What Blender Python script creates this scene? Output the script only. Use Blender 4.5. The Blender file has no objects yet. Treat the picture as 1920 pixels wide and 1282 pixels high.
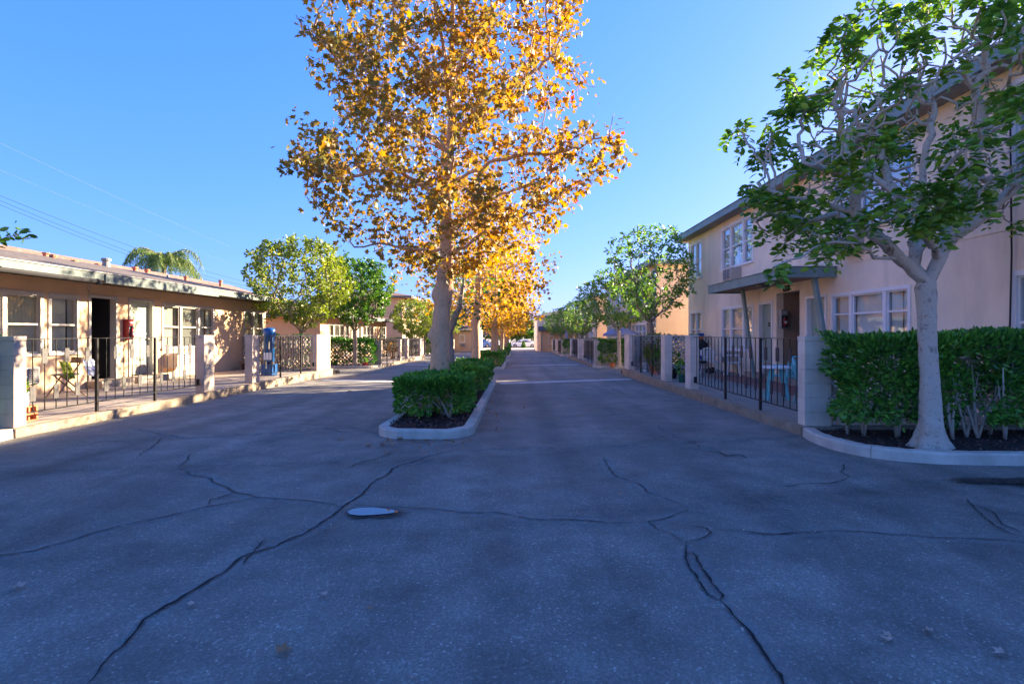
import bpy, math, random
import numpy as np
from mathutils import Vector, noise
R = math.radians
rng = np.random.default_rng(7)
random.seed(7)
sc = bpy.context.scene
COL = sc.collection

# ------------------------------------------------------------------ materials
def nt(name):
    m = bpy.data.materials.new(name); m.use_nodes = True
    t = m.node_tree; t.nodes.clear()
    return m, t
def node(t, typ, **kw):
    n = t.nodes.new(typ)
    for k, v in kw.items():
        if k.startswith('i_'):
            k2 = k[2:]
            k2 = int(k2) if k2.isdigit() else k2.replace('_', ' ')
            n.inputs[k2].default_value = v
        else: setattr(n, k, v)
    return n
def c4(c): return (c[0], c[1], c[2], 1)
def ramp(t, fac, stops):
    n = node(t, 'ShaderNodeValToRGB'); e = n.color_ramp.elements
    while len(e) < len(stops): e.new(.5)
    for i, (p, c) in enumerate(stops):
        e[i].position = p; e[i].color = c4(c) if len(c) == 3 else c
    t.links.new(fac, n.inputs['Fac']); return n
def mixc(t, fac, a, b, mode='MIX'):
    n = node(t, 'ShaderNodeMix', data_type='RGBA', blend_type=mode)
    for s, v in ((0, fac), (6, a), (7, b)):
        if isinstance(v, (int, float)): n.inputs[s].default_value = v
        elif isinstance(v, tuple): n.inputs[s].default_value = c4(v)
        else: t.links.new(v, n.inputs[s])
    return n.outputs[2]
def pos(t, scale=(1, 1, 1), obj=False):
    if obj: o = node(t, 'ShaderNodeTexCoord').outputs['Object']
    else: o = node(t, 'ShaderNodeNewGeometry').outputs['Position']
    mp = node(t, 'ShaderNodeMapping'); mp.inputs['Scale'].default_value = scale
    t.links.new(o, mp.inputs['Vector']); return mp.outputs[0]
def noi(t, vec, scale, detail=4, rough=.55):
    n = node(t, 'ShaderNodeTexNoise'); n.inputs['Scale'].default_value = scale
    n.inputs['Detail'].default_value = detail; n.inputs['Roughness'].default_value = rough
    t.links.new(vec, n.inputs['Vector']); return n.outputs['Fac']
def princ(t, col, rough=.8, metal=0, bump=None, bstr=.3, bdist=.01, spec=.4):
    p = node(t, 'ShaderNodeBsdfPrincipled'); p.inputs['Metallic'].default_value = metal
    p.inputs['Specular IOR Level'].default_value = spec
    if isinstance(rough, (int, float)): p.inputs['Roughness'].default_value = rough
    else: t.links.new(rough, p.inputs['Roughness'])
    if isinstance(col, tuple): p.inputs['Base Color'].default_value = c4(col)
    else: t.links.new(col, p.inputs['Base Color'])
    if bump is not None:
        b = node(t, 'ShaderNodeBump'); b.inputs['Strength'].default_value = bstr; b.inputs['Distance'].default_value = bdist
        t.links.new(bump, b.inputs['Height']); t.links.new(b.outputs[0], p.inputs['Normal'])
    return p
def out(t, sh):
    o = node(t, 'ShaderNodeOutputMaterial'); t.links.new(sh, o.inputs['Surface'])
_M = {}
def mat(name, col, rough=.7, var=.15, vs=3., bump=.15, bs=60., metal=0, spec=.4, stain=0.):
    if name in _M: return _M[name]
    m, t = nt(name); v = pos(t)
    dark = tuple(c * (1 - var) for c in col); light = tuple(min(1, c * (1 + var)) for c in col)
    n = noi(t, v, vs, 6)
    r = ramp(t, n, [(.3, dark), (.7, light)]).outputs[0]
    if stain > 0:
        v2 = pos(t, (1, 1, .18)); s = noi(t, v2, 2.2, 5, .65)
        s2 = ramp(t, s, [(.45, (0, 0, 0)), (.75, (1, 1, 1))]).outputs[0]
        mul = node(t, 'ShaderNodeMath', operation='MULTIPLY', i_1=stain); t.links.new(s2, mul.inputs[0])
        r = mixc(t, mul.outputs[0], r, tuple(c * .45 for c in col))
    b = noi(t, v, bs, 3)
    out(t, princ(t, r, rough, metal, b, bump, .01, spec).outputs[0]); _M[name] = m; return m

def leafmat(name, stops, trans=.35, rough=.5, grad=None, spec=.35):
    m, t = nt(name)
    g = node(t, 'ShaderNodeNewGeometry'); rnd = g.outputs['Random Per Island']
    v = pos(t); big = noi(t, v, 1.1, 2)
    a = node(t, 'ShaderNodeMath', operation='MULTIPLY_ADD', i_1=.65, i_2=-.0); t.links.new(rnd, a.inputs[0])
    b = node(t, 'ShaderNodeMath', operation='MULTIPLY_ADD', i_1=.8); t.links.new(big, b.inputs[0]); t.links.new(a.outputs[0], b.inputs[2])
    s = node(t, 'ShaderNodeMath', operation='SUBTRACT', i_1=.22); t.links.new(b.outputs[0], s.inputs[0]); f = s.outputs[0]
    if grad:   # crown turning colour from one side to the other
        sx = node(t, 'ShaderNodeSeparateXYZ'); t.links.new(node(t, 'ShaderNodeTexCoord').outputs['Object'], sx.inputs[0])
        q = node(t, 'ShaderNodeMath', operation='MULTIPLY_ADD', i_1=grad); t.links.new(sx.outputs[0], q.inputs[0]); t.links.new(f, q.inputs[2]); f = q.outputs[0]
    r = ramp(t, f, stops).outputs[0]
    p = princ(t, r, rough, spec=spec)
    tr = node(t, 'ShaderNodeBsdfTranslucent')
    hs = node(t, 'ShaderNodeHueSaturation', i_Saturation=1.1, i_Value=1.25); t.links.new(r, hs.inputs['Color']); t.links.new(hs.outputs[0], tr.inputs[0])
    mx = node(t, 'ShaderNodeMixShader', i_0=trans); t.links.new(p.outputs[0], mx.inputs[1]); t.links.new(tr.outputs[0], mx.inputs[2])
    out(t, mx.outputs[0]); return m

def bark(name, base, dark, light, scale=9, stretch=.35, bstr=.6, bd=.03):
    m, t = nt(name); v = pos(t, (1, 1, stretch), obj=True)
    n1 = noi(t, v, scale, 8, .65); n2 = noi(t, pos(t, (1, 1, 2.2), obj=True), scale * 3.2, 5, .6)
    r = ramp(t, n1, [(.3, dark), (.45, base), (.62, base), (.75, light)]).outputs[0]
    fl = ramp(t, n2, [(.3, (1, 1, 1)), (.4, (0, 0, 0))]).outputs[0]
    c = mixc(t, fl, r, dark)
    out(t, princ(t, c, .85, 0, n1, bstr, bd, .2).outputs[0]); return m

def glassmat(name, refl=.3):
    m, t = nt(name)
    gl = node(t, 'ShaderNodeBsdfGlossy', i_Color=(.95, .97, 1, 1), i_Roughness=.015)
    tr = node(t, 'ShaderNodeBsdfTransparent', i_Color=(.95, .97, .97, 1))
    fr = node(t, 'ShaderNodeLayerWeight', i_Blend=.5); pw = node(t, 'ShaderNodeMath', operation='POWER', i_1=4.); t.links.new(fr.outputs['Facing'], pw.inputs[0])
    ma = node(t, 'ShaderNodeMath', operation='ADD', i_1=refl, use_clamp=True); t.links.new(pw.outputs[0], ma.inputs[0])
    v = pos(t); nn = noi(t, v, 2.5, 1); b = node(t, 'ShaderNodeBump', i_Strength=.05, i_Distance=.02); t.links.new(nn, b.inputs['Height']); t.links.new(b.outputs[0], gl.inputs['Normal'])
    mx = node(t, 'ShaderNodeMixShader'); t.links.new(ma.outputs[0], mx.inputs[0]); t.links.new(tr.outputs[0], mx.inputs[1]); t.links.new(gl.outputs[0], mx.inputs[2])
    out(t, mx.outputs[0]); return m

def asphaltmat():
    m, t = nt('asphalt'); v = pos(t)
    n0 = noi(t, v, .35, 5, .6); n1 = noi(t, v, 2.3, 6, .6)
    c = ramp(t, n0, [(.3, (.145, .135, .115)), (.52, (.185, .172, .148)), (.7, (.25, .23, .20))]).outputs[0]
    c2 = ramp(t, n1, [(.3, (.68, .68, .68)), (.7, (1.28, 1.28, 1.28))]).outputs[0]
    c = mixc(t, 1., c, c2, 'MULTIPLY')
    # pale fine aggregate
    vo = node(t, 'ShaderNodeTexVoronoi', i_Scale=95.); t.links.new(v, vo.inputs['Vector'])
    sp = ramp(t, vo.outputs['Color'], [(.0, (.55, .55, .55)), (.6, (.95, .95, .95)), (.86, (1.5, 1.5, 1.5)), (.96, (3.2, 3.1, 3.))]).outputs[0]
    c = mixc(t, .62, c, sp, 'MULTIPLY')
    fine = noi(t, v, 260, 2)
    f2 = ramp(t, fine, [(.35, (.72, .72, .72)), (.65, (1.35, 1.35, 1.35))]).outputs[0]
    c = mixc(t, .7, c, f2, 'MULTIPLY')
    # worn tyre-polished lanes running down the drive
    v3 = pos(t, (1.6, .12, 1)); w = noi(t, v3, 1.2, 4)
    c = mixc(t, 1., c, ramp(t, w, [(.35, (.86, .86, .86)), (.65, (1.14, 1.14, 1.14))]).outputs[0], 'MULTIPLY')
    # spots of oil
    v4 = noi(t, v, 1.3, 3, .5); oil = ramp(t, v4, [(.68, (0, 0, 0)), (.78, (1, 1, 1))]).outputs[0]
    mu = node(t, 'ShaderNodeMath', operation='MULTIPLY', i_1=.45); t.links.new(oil, mu.inputs[0])
    c = mixc(t, mu.outputs[0], c, (.03, .03, .032))
    bm = node(t, 'ShaderNodeMath', operation='ADD'); t.links.new(vo.outputs['Distance'], bm.inputs[0]); t.links.new(fine, bm.inputs[1])
    rr = ramp(t, n1, [(.3, (.72,)*3), (.7, (.9,)*3)]).outputs[0]
    out(t, princ(t, c, rr, 0, bm.outputs[0], .35, .004, .35).outputs[0]); return m

def fadeband(name, col, strength=.6, rough=.85):
    """thin worn film whose cover fades to its edges (attribute 'cov')"""
    m, t = nt(name); v = pos(t)
    a = node(t, 'ShaderNodeAttribute', attribute_name='cov')
    n = noi(t, v, 6, 6, .7)
    r = ramp(t, n, [(.3, (.2,)*3), (.6, (1,)*3)]).outputs[0]
    mu = node(t, 'ShaderNodeMath', operation='MULTIPLY'); t.links.new(a.outputs['Fac'], mu.inputs[0]); t.links.new(r, mu.inputs[1])
    mu2 = node(t, 'ShaderNodeMath', operation='MULTIPLY', i_1=strength); t.links.new(mu.outputs[0], mu2.inputs[0])
    fine = noi(t, v, 150, 2)
    cc = ramp(t, fine, [(.3, tuple(x * .7 for x in col)), (.7, tuple(x * 1.3 for x in col))]).outputs[0]
    p = princ(t, cc, rough)
    tr = node(t, 'ShaderNodeBsdfTransparent')
    mx = node(t, 'ShaderNodeMixShader'); t.links.new(mu2.outputs[0], mx.inputs[0]); t.links.new(tr.outputs[0], mx.inputs[1]); t.links.new(p.outputs[0], mx.inputs[2])
    out(t, mx.outputs[0]); return m

def paintmat():
    m, t = nt('road_paint'); v = pos(t)
    n = noi(t, v, 14, 8, .75); f = ramp(t, n, [(.36, (0,)*3), (.5, (1,)*3)]).outputs[0]
    c = mixc(t, f, (.12, .12, .12), (.5, .5, .48))
    out(t, princ(t, c, .7, 0, n, .2, .004).outputs[0]); return m

def shinglemat(name, a, b):
    m, t = nt(name); v = pos(t)
    br = node(t, 'ShaderNodeTexBrick', i_Scale=1.0, i_Color1=c4(a), i_Color2=c4(b), i_Mortar=c4(tuple(x * .45 for x in a)))
    br.inputs['Brick Width'].default_value = .3; br.inputs['Row Height'].default_value = .14; br.inputs['Mortar Size'].default_value = .008
    sw = node(t, 'ShaderNodeSeparateXYZ'); t.links.new(v, sw.inputs[0])
    cb = node(t, 'ShaderNodeCombineXYZ'); t.links.new(sw.outputs[1], cb.inputs[0]); t.links.new(sw.outputs[0], cb.inputs[1])
    t.links.new(cb.outputs[0], br.inputs['Vector'])
    n = noi(t, v, 3, 6); c = mixc(t, .6, br.outputs[0], ramp(t, n, [(.3, (.6,)*3), (.7, (1.3,)*3)]).outputs[0], 'MULTIPLY')
    g = noi(t, v, 120, 2)
    out(t, princ(t, c, .9, 0, g, .3, .01).outputs[0]); return m

def blockmat(name, a):
    m, t = nt(name); v = pos(t)
    n = noi(t, v, 2.2, 5); g = noi(t, v, 130, 3)
    oi = node(t, 'ShaderNodeNewGeometry').outputs['Random Per Island']
    c = ramp(t, n, [(.3, tuple(x * .86 for x in a)), (.7, tuple(x * 1.1 for x in a))]).outputs[0]
    c = mixc(t, .8, c, ramp(t, oi, [(0, (.88,)*3), (1, (1.08,)*3)]).outputs[0], 'MULTIPLY')
    sx = node(t, 'ShaderNodeSeparateXYZ'); t.links.new(v, sx.inputs[0])
    s = noi(t, pos(t, (1, 1, .25)), 5, 6, .7); st = ramp(t, s, [(.5, (0,)*3), (.75, (.45,)*3)]).outputs[0]
    c = mixc(t, st, c, tuple(x * .5 for x in a))
    out(t, princ(t, c, .85, 0, g, .5, .006).outputs[0]); return m

MT = dict(
 asphalt=asphaltmat(), paint=paintmat(),
 stucco=mat('stucco_pink', (.90, .74, .56), .85, .09, 1.1, .45, 90, stain=.32),
 stucco2=mat('stucco_cream', (.80, .60, .40), .85, .07, 1.1, .45, 90, stain=.2),
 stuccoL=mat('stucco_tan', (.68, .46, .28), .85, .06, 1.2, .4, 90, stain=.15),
 inner=mat('interior_plaster', (.22, .2, .18), .9, .05, 1, .05),
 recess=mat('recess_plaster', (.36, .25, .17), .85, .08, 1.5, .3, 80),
 white=mat('white_frame_paint', (.80, .78, .77), .45, .05, 2, .05),
 fascia=mat('grey_green_paint', (.19, .27, .25), .55, .12, 2.5, .2, 40, stain=.25),
 drip=mat('pale_drip_edge', (.26, .25, .22), .5, .1), fasciaL=mat('green_paint_dimmed_for_sun', (.085, .12, .112), .6, .15, 2.5, .2, 40, stain=.4),  # fasciaL: fascia colour darkened to offset direct sun on the left eaves
 whiteL=mat('frame_paint_dimmed_for_sun', (.45, .42, .37), .5, .06, 2, .05), blindL=mat('sage_blind_dimmed_for_sun', (.40, .41, .33), .6, .08), blockL=blockmat('block_dimmed_for_sun', (.50, .41, .33)),  # left-row copies of frame, blind and block, darkened to offset direct sun
 door=mat('sage_door_paint', (.30, .37, .32), .5, .04, 2, .08),
 doorL=mat('pale_sage_door_paint', (.40, .45, .33), .5, .04, 2, .08),
 block=blockmat('painted_block', (.70, .60, .50)),
 concrete=mat('concrete', (.31, .26, .21), .85, .16, 2.2, .4, 70, stain=.3),
 kerb=mat('kerb_concrete', (.50, .45, .38), .85, .2, 3.5, .5, 45, stain=.45),
 kerbface=mat('aggregate_concrete', (.30, .235, .165), .9, .25, 7, .7, 55, stain=.4),
 redfloor=mat('red_floor_paint', (.24, .09, .07), .6, .2, 3, .1),
 iron=mat('black_iron', (.014, .014, .017), .45, .2, 10, .1, 60),
 plate=mat('iron_plate', (.022, .026, .045), .5, .25, 14, .15, 60),
 plateL=mat('sunlit_iron_plate', (.045, .043, .043), .5, .3, 14), ironL=mat('iron_dimmed_for_sun', (.010, .010, .011), .6, .3, 10, .1, 60, spec=.15),  # left railing, sun toned into the colour: plates paler, bars darker
 glass=glassmat('window_glass', .04), glass2=glassmat('upper_window_glass', .22),
 blind=mat('cream_blind', (.75, .74, .66), .6, .08), dark=mat('dark_void', (.01, .01, .01), .9, .1),
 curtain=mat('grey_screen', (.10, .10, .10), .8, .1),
 shingle=shinglemat('grey_shingle', (.10, .083, .07), (.14, .118, .10)),
 redshingle=shinglemat('red_shingle', (.25, .13, .09), (.32, .18, .125)),
 gravel=mat('roof_gravel', (.3, .28, .25), .9, .3, 20, .5),
 ac=mat('ac_casing', (.46, .39, .32), .5, .08), acg=mat('ac_grille', (.50, .50, .50), .45, .1),
 terracotta=mat('terracotta', (.48, .17, .07), .8, .2, 6, .2), clay=mat('clay_vent', (.45, .17, .09), .8, .2, 6),
 red=mat('red_enamel', (.22, .01, .018), .3, .1), metal=mat('grey_metal', (.30, .31, .32), .45, .15, metal=.4),
 chrome=mat('chrome', (.7, .68, .62), .2, .05, metal=.9),
 turq=mat('turquoise_plastic', (.14, .48, .52), .4, .06), plastic=mat('white_plastic', (.72, .74, .76), .4, .05),
 blue=mat('blue_plastic', (.01, .09, .28), .3, .12), paleblue=mat('pale_blue_plastic', (.33, .50, .62), .5, .1),
 black=mat('black_fabric', (.012, .012, .014), .8, .2), orange=mat('orange_fabric', (.6, .14, .02), .7, .1),
 pot=mat('green_pot', (.01, .09, .07), .4, .2), pink=mat('pink_pot', (.55, .25, .25), .6, .1), teal=mat('teal_pot', (.02, .12, .16), .5, .2),
 wood=mat('old_wood', (.16, .10, .07), .7, .25, 12), soil=mat('soil', (.035, .022, .018), .95, .5, 18, .8, 40),
 umbrella=mat('blue_grey_canvas', (.22, .26, .40), .8, .08), lime=mat('lime_cloth', (.25, .28, .03), .8, .15), greyblue=mat('pale_cloth', (.5, .53, .6), .8, .1),
 carwhite=mat('white_car_paint', (.72, .74, .76), .25, .02, spec=.6), carblue=mat('blue_car_paint', (.08, .18, .45), .25, .05, spec=.6),
 rubber=mat('tyre_rubber', (.015, .015, .015), .8, .1), carglass=mat('car_glass', (.03, .05, .06), .1, .05, spec=.8),
 kraft=mat('dry_leaf', (.34, .17, .08), .7, .3, 20), dryred=mat('dry_leaf_pale', (.45, .30, .22), .7, .3, 20),
 copper=mat('copper_shade', (.35, .22, .1), .4, .15, metal=.5),
)
MT['crackcore'] = mat('crack_void', (.006, .006, .008), .95, .3)
MT['crackdark'] = fadeband('crack_tar', (.04, .04, .042), .42)
MT['crackpale'] = fadeband('crack_dust', (.36, .34, .31), .6)
MT['damp'] = fadeband('damp_asphalt', (.02, .02, .022), .95, .6)
def watermat():
    m, t = nt('puddle_water'); out(t, princ(t, (.02, .03, .035), .02, spec=1.).outputs[0]); return m
MT['water'] = watermat()
MT['syc_leaf'] = leafmat('sycamore_leaf', [(.0, (.10, .12, .03)), (.25, (.19, .17, .045)), (.5, (.30, .19, .04)), (.78, (.42, .235, .035)), (.97, (.46, .17, .03)), (1., (.42, .06, .02))], .42, grad=.05)
MT['syc_leaf_far'] = leafmat('sycamore_leaf_gold', [(.0, (.17, .17, .03)), (.25, (.33, .24, .03)), (.55, (.50, .28, .03)), (1., (.54, .19, .02))], .5)
MT['green_leaf'] = leafmat('magnolia_leaf', [(.0, (.06, .15, .03)), (.4, (.12, .27, .04)), (.75, (.24, .40, .05)), (1., (.42, .48, .06))], .3, .38)
MT['olive_leaf'] = leafmat('olive_leaf', [(.0, (.08, .13, .02)), (.4, (.17, .24, .03)), (.75, (.28, .34, .04)), (1., (.42, .40, .05))], .35, .45)
MT['dense_leaf'] = leafmat('ficus_leaf', [(.0, (.03, .10, .015)), (.5, (.08, .20, .025)), (1., (.22, .34, .04))], .3, .4)
MT['hedge_leaf'] = leafmat('hedge_leaf', [(.0, (.025, .09, .025)), (.45, (.07, .22, .035)), (.8, (.15, .38, .05)), (1., (.32, .52, .07))], .22, .33, spec=.5)
MT['box_leaf'] = leafmat('box_leaf', [(.0, (.03, .10, .025)), (.45, (.09, .25, .035)), (.8, (.2, .42, .055)), (1., (.38, .56, .07))], .28, .4)
MT['far_leaf'] = leafmat('far_leaf', [(.0, (.03, .07, .02)), (.5, (.08, .16, .03)), (1., (.25, .30, .04))], .35, .5)
MT['palm_leaf'] = leafmat('palm_leaf', [(.0, (.06, .12, .03)), (.5, (.14, .22, .05)), (1., (.26, .32, .08))], .3, .5)
MT['bark_syc'] = bark('sycamore_bark', (.60, .38, .22), (.11, .06, .04), (.66, .47, .33), 9, .5, .9, .04)
MT['bark_grey'] = bark('grey_bark', (.50, .42, .34), (.15, .11, .085), (.64, .56, .47), 9, .8, .7, .02)
MT['bark_tan'] = bark('tan_bark', (.30, .24, .19), (.12, .09, .07), (.4, .34, .28), 6, .5, .4, .015)
MT['mulch'] = leafmat('bark_mulch', [(0, (.02, .012, .01)), (.5, (.09, .04, .03)), (.85, (.2, .09, .07)), (1, (.42, .28, .22))], 0, .9)

# ------------------------------------------------------------------ mesh building
class MB:
    def __init__(s): s.v = []; s.f = []
    def quad(s, a, b, c, d):
        n = len(s.v); s.v += [tuple(a), tuple(b), tuple(c), tuple(d)]; s.f.append((n, n+1, n+2, n+3))
    def poly(s, pts):
        n = len(s.v); s.v += [tuple(p) for p in pts]; s.f.append(tuple(range(n, n+len(pts))))
    def hexa(s, p):   # 8 points: bottom 4 then top 4
        n = len(s.v); s.v += [tuple(q) for q in p]
        s.f += [(n+3, n+2, n+1, n), (n+4, n+5, n+6, n+7)] + [(n+i, n+(i+1) % 4, n+4+(i+1) % 4, n+4+i) for i in range(4)]
    def box(s, x0, x1, y0, y1, z0, z1):
        s.hexa([(x0, y0, z0), (x1, y0, z0), (x1, y1, z0), (x0, y1, z0), (x0, y0, z1), (x1, y0, z1), (x1, y1, z1), (x0, y1, z1)])
    def prism(s, pts, z0, z1):   # pts xy ccw
        n = len(s.v); k = len(pts)
        s.v += [(p[0], p[1], z0) for p in pts] + [(p[0], p[1], z1) for p in pts]
        s.f.append(tuple(range(n+k-1, n-1, -1))); s.f.append(tuple(range(n+k, n+2*k)))
        for i in range(k): j = (i+1) % k; s.f.append((n+i, n+j, n+k+j, n+k+i))
    def tube(s, P, rad, seg=6, cap=True):
        P = [Vector(p) for p in P]; k = len(P)
        if isinstance(rad, (int, float)): rad = [rad] * k
        n0 = len(s.v); up = None
        for i, p in enumerate(P):
            d = (P[min(i+1, k-1)] - P[max(i-1, 0)])
            if d.length < 1e-9: d = Vector((0, 0, 1))
            d.normalize()
            if up is None:
                up = d.cross(Vector((0, 1, 0)) if abs(d.y) < .9 else Vector((1, 0, 0))).normalized()
            up = (up - d * up.dot(d)).normalized(); w = d.cross(up)
            for j in range(seg):
                a = 2 * math.pi * j / seg; q = p + (up * math.cos(a) + w * math.sin(a)) * rad[i]; s.v.append(tuple(q))
        for i in range(k-1):
            for j in range(seg):
                a = n0 + i*seg + j; b = n0 + i*seg + (j+1) % seg; s.f.append((a, b, b+seg, a+seg))
        if cap:
            s.f.append(tuple(n0 + j for j in range(seg-1, -1, -1))); s.f.append(tuple(n0 + (k-1)*seg + j for j in range(seg)))
    def lathe(s, prof, cx=0, cy=0, seg=20, z=0):
        n0 = len(s.v); k = len(prof)
        for r, h in prof:
            for j in range(seg):
                a = 2*math.pi*j/seg; s.v.append((cx + r*math.cos(a), cy + r*math.sin(a), z + h))
        for i in range(k-1):
            for j in range(seg):
                a = n0+i*seg+j; b = n0+i*seg+(j+1) % seg; s.f.append((a, b, b+seg, a+seg))
        s.f.append(tuple(n0 + j for j in range(seg-1, -1, -1))); s.f.append(tuple(n0 + (k-1)*seg + j for j in range(seg)))
    def xf(s, f):
        s.v = [tuple(f(Vector(p))) for p in s.v]; return s
    def build(s, name, m, parent=None, smooth=False, bevel=0):
        me = bpy.data.meshes.new(name); me.from_pydata(s.v, [], s.f); me.update()
        if smooth: me.polygons.foreach_set('use_smooth', [True] * len(me.polygons))
        return link(name, me, m, parent, bevel)
def link(name, me, m, parent=None, bevel=0):
    o = bpy.data.objects.new(name, me); COL.objects.link(o)
    if m is not None: me.materials.append(MT[m] if isinstance(m, str) else m)
    if parent is not None:
        o.parent = parent
        if parent.get('_base'):
            b = parent['_base']
            me.transform(__import__('mathutils').Matrix.Translation((-b[0], -b[1], -b[2])))
            o['_base'] = [float(x) for x in b]
    if bevel:
        md = o.modifiers.new('bevel', 'BEVEL'); md.width = bevel; md.segments = 2; md.limit_method = 'ANGLE'
    return o
def npmesh(name, V, F, m, parent=None, smooth=False):
    """V (n,3), F (k,c) uniform polygons"""
    me = bpy.data.meshes.new(name); V = np.asarray(V, np.float32); F = np.asarray(F, np.int32)
    me.vertices.add(len(V)); me.vertices.foreach_set('co', V.ravel())
    me.loops.add(F.size); me.loops.foreach_set('vertex_index', F.ravel())
    me.polygons.add(len(F)); me.polygons.foreach_set('loop_start', np.arange(0, F.size, F.shape[1], dtype=np.int32))
    me.polygons.foreach_set('loop_total', np.full(len(F), F.shape[1], np.int32))
    if smooth: me.polygons.foreach_set('use_smooth', np.ones(len(F), bool))
    me.update(calc_edges=True); me.validate()
    return link(name, me, m, parent)
def tag(o, label=None, cat=None, group=None, kind=None):
    if label: o['label'] = label
    if cat: o['category'] = cat
    if group: o['group'] = group
    if kind: o['kind'] = kind
    return o
def thing(name, label, cat, loc=(0, 0, 0), group=None, rz=0, local=False):
    """Empty at the thing's base. Parts are written in world coordinates unless local."""
    o = bpy.data.objects.new(name, None); COL.objects.link(o); o.location = loc; o.rotation_euler = (0, 0, rz); o.empty_display_size = .2
    if not local: o['_base'] = [float(x) for x in loc]
    return tag(o, label, cat, group)
def kids(o): return [c for c in COL.objects if c.parent == o]
def copy_thing(root, loc, rz, label, scale=None):
    r = root.copy(); COL.objects.link(r); r.location = loc; r.rotation_euler = (0, 0, rz); r['label'] = label
    if scale: r.scale = (scale,)*3 if isinstance(scale, (int, float)) else scale
    for ch in kids(root):
        c = ch.copy(); COL.objects.link(c); c.parent = r
        for g in kids(ch):
            d = g.copy(); COL.objects.link(d); d.parent = c
    return r

# ------------------------------------------------------------------ ground
GY = [-60, 8, 20.5, 30, 61, 100, 400]; GZ = [0, 0, -.13, -.33, -.68, -.86, -.86]
def gz(y): return float(np.interp(y, GY, GZ))
H = 1.45; F0 = 1050.
def gp(px, py):   # ground point seen at a pixel of the photograph (building aid)
    y = 8.
    for _ in range(12): y = (H - gz(y)) * F0 / (py - 625)
    return ((px - 967) * y / F0, y)
def sheet(name, x0, x1, ys, dz, m, kind='structure', thick=None, nx=1):
    b = MB(); xs = np.linspace(x0, x1, nx+1)
    for i in range(len(ys)-1):
        for j in range(nx):
            b.quad((xs[j], ys[i], gz(ys[i])+dz), (xs[j+1], ys[i], gz(ys[i])+dz), (xs[j+1], ys[i+1], gz(ys[i+1])+dz), (xs[j], ys[i+1], gz(ys[i+1])+dz))
    return tag(b.build(name, m), kind=kind)
MT['dirt'] = mat('pale_ground', (.30, .27, .23), .9, .2, .3, .3)
g = sheet('ground', -700, 700, [-700, -60, 8, 20.5, 30, 61, 100, 400, 1400], -.03, 'dirt')
g['label'] = 'pale bare ground stretching away around the whole complex'
a = sheet('asphalt_driveway', -22, 24, [-30, 0, 8, 12, 16, 20.5, 25, 30, 40, 50, 61, 72], 0, 'asphalt')
a['label'] = 'dark cracked asphalt driveway running between the two rows of apartments'
# concrete alley apron beyond the drive
MT['apron'] = mat('alley_concrete', (.46, .40, .35), .85, .1, 1.5, .2)
sheet('alley_pavement', -60, 60, [72, 88], .002, 'apron')['label'] = 'pale concrete alley crossing the far end of the drive'
sheet('alley_road', -80, 80, [88.01, 100, 112], .002, 'asphalt')

# parking stripes, painted across the drive
for i, (p0, p1) in enumerate([((-6.4, 18.7), (-2.05, 17.6)), ((-.48, 17.3), (3.95, 19.2)), ((-6.4, 32.4), (-2.2, 31.2)), ((-.2, 31.3), (3.6, 32.4)),
                              ((-6.4, 47), (-2.2, 46)), ((-.3, 48.3), (3.4, 49.6)), ((-.2, 60), (3.5, 61.)), ((-6.3, 61), (-2.2, 60))]):
    b = MB(); n = 8; w = .3
    for k in range(n):
        q = []
        for u in (k/n, (k+1)/n):
            x = p0[0]+(p1[0]-p0[0])*u; y = p0[1]+(p1[1]-p0[1])*u
            q.append(((x, y-w, gz(y-w)+.004), (x, y+w, gz(y+w)+.004)))
        b.quad(q[0][0], q[1][0], q[1][1], q[0][1])
    o = tag(b.build('parking_line', 'paint'), kind='structure')

# cracks: dark core, tarry band, pale dusty halo, all thin sheets lying on the asphalt
def jag(pts, sub=9, amp=.035, seed=0):
    rr = random.Random(seed); outp = []
    for i in range(len(pts)-1):
        a, b = pts[i], pts[i+1]; L = math.hypot(b[0]-a[0], b[1]-a[1]); n = max(3, int(L/.045))
        nx, ny = -(b[1]-a[1])/max(L, 1e-6), (b[0]-a[0])/max(L, 1e-6)
        for k in range(n):
            t = k/n; dd = (i*1.7+t*L)*1.0; j = min(1, L)*(.11*noise.noise((dd*1.6, seed, 0))+.05*noise.noise((dd*6, seed, 3))+.03*noise.noise((dd*17, seed, 7)))*min(1, 4*t+.3, 4*(1-t)+.3)+rr.uniform(-.004, .004)
            outp.append((a[0]+(b[0]-a[0])*t+nx*j, a[1]+(b[1]-a[1])*t+ny*j))
    outp.append(pts[-1]); return outp
core = MB(); tarV, tarF, tarC = [], [], []; palV, palF, palC = [], [], []
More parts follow.
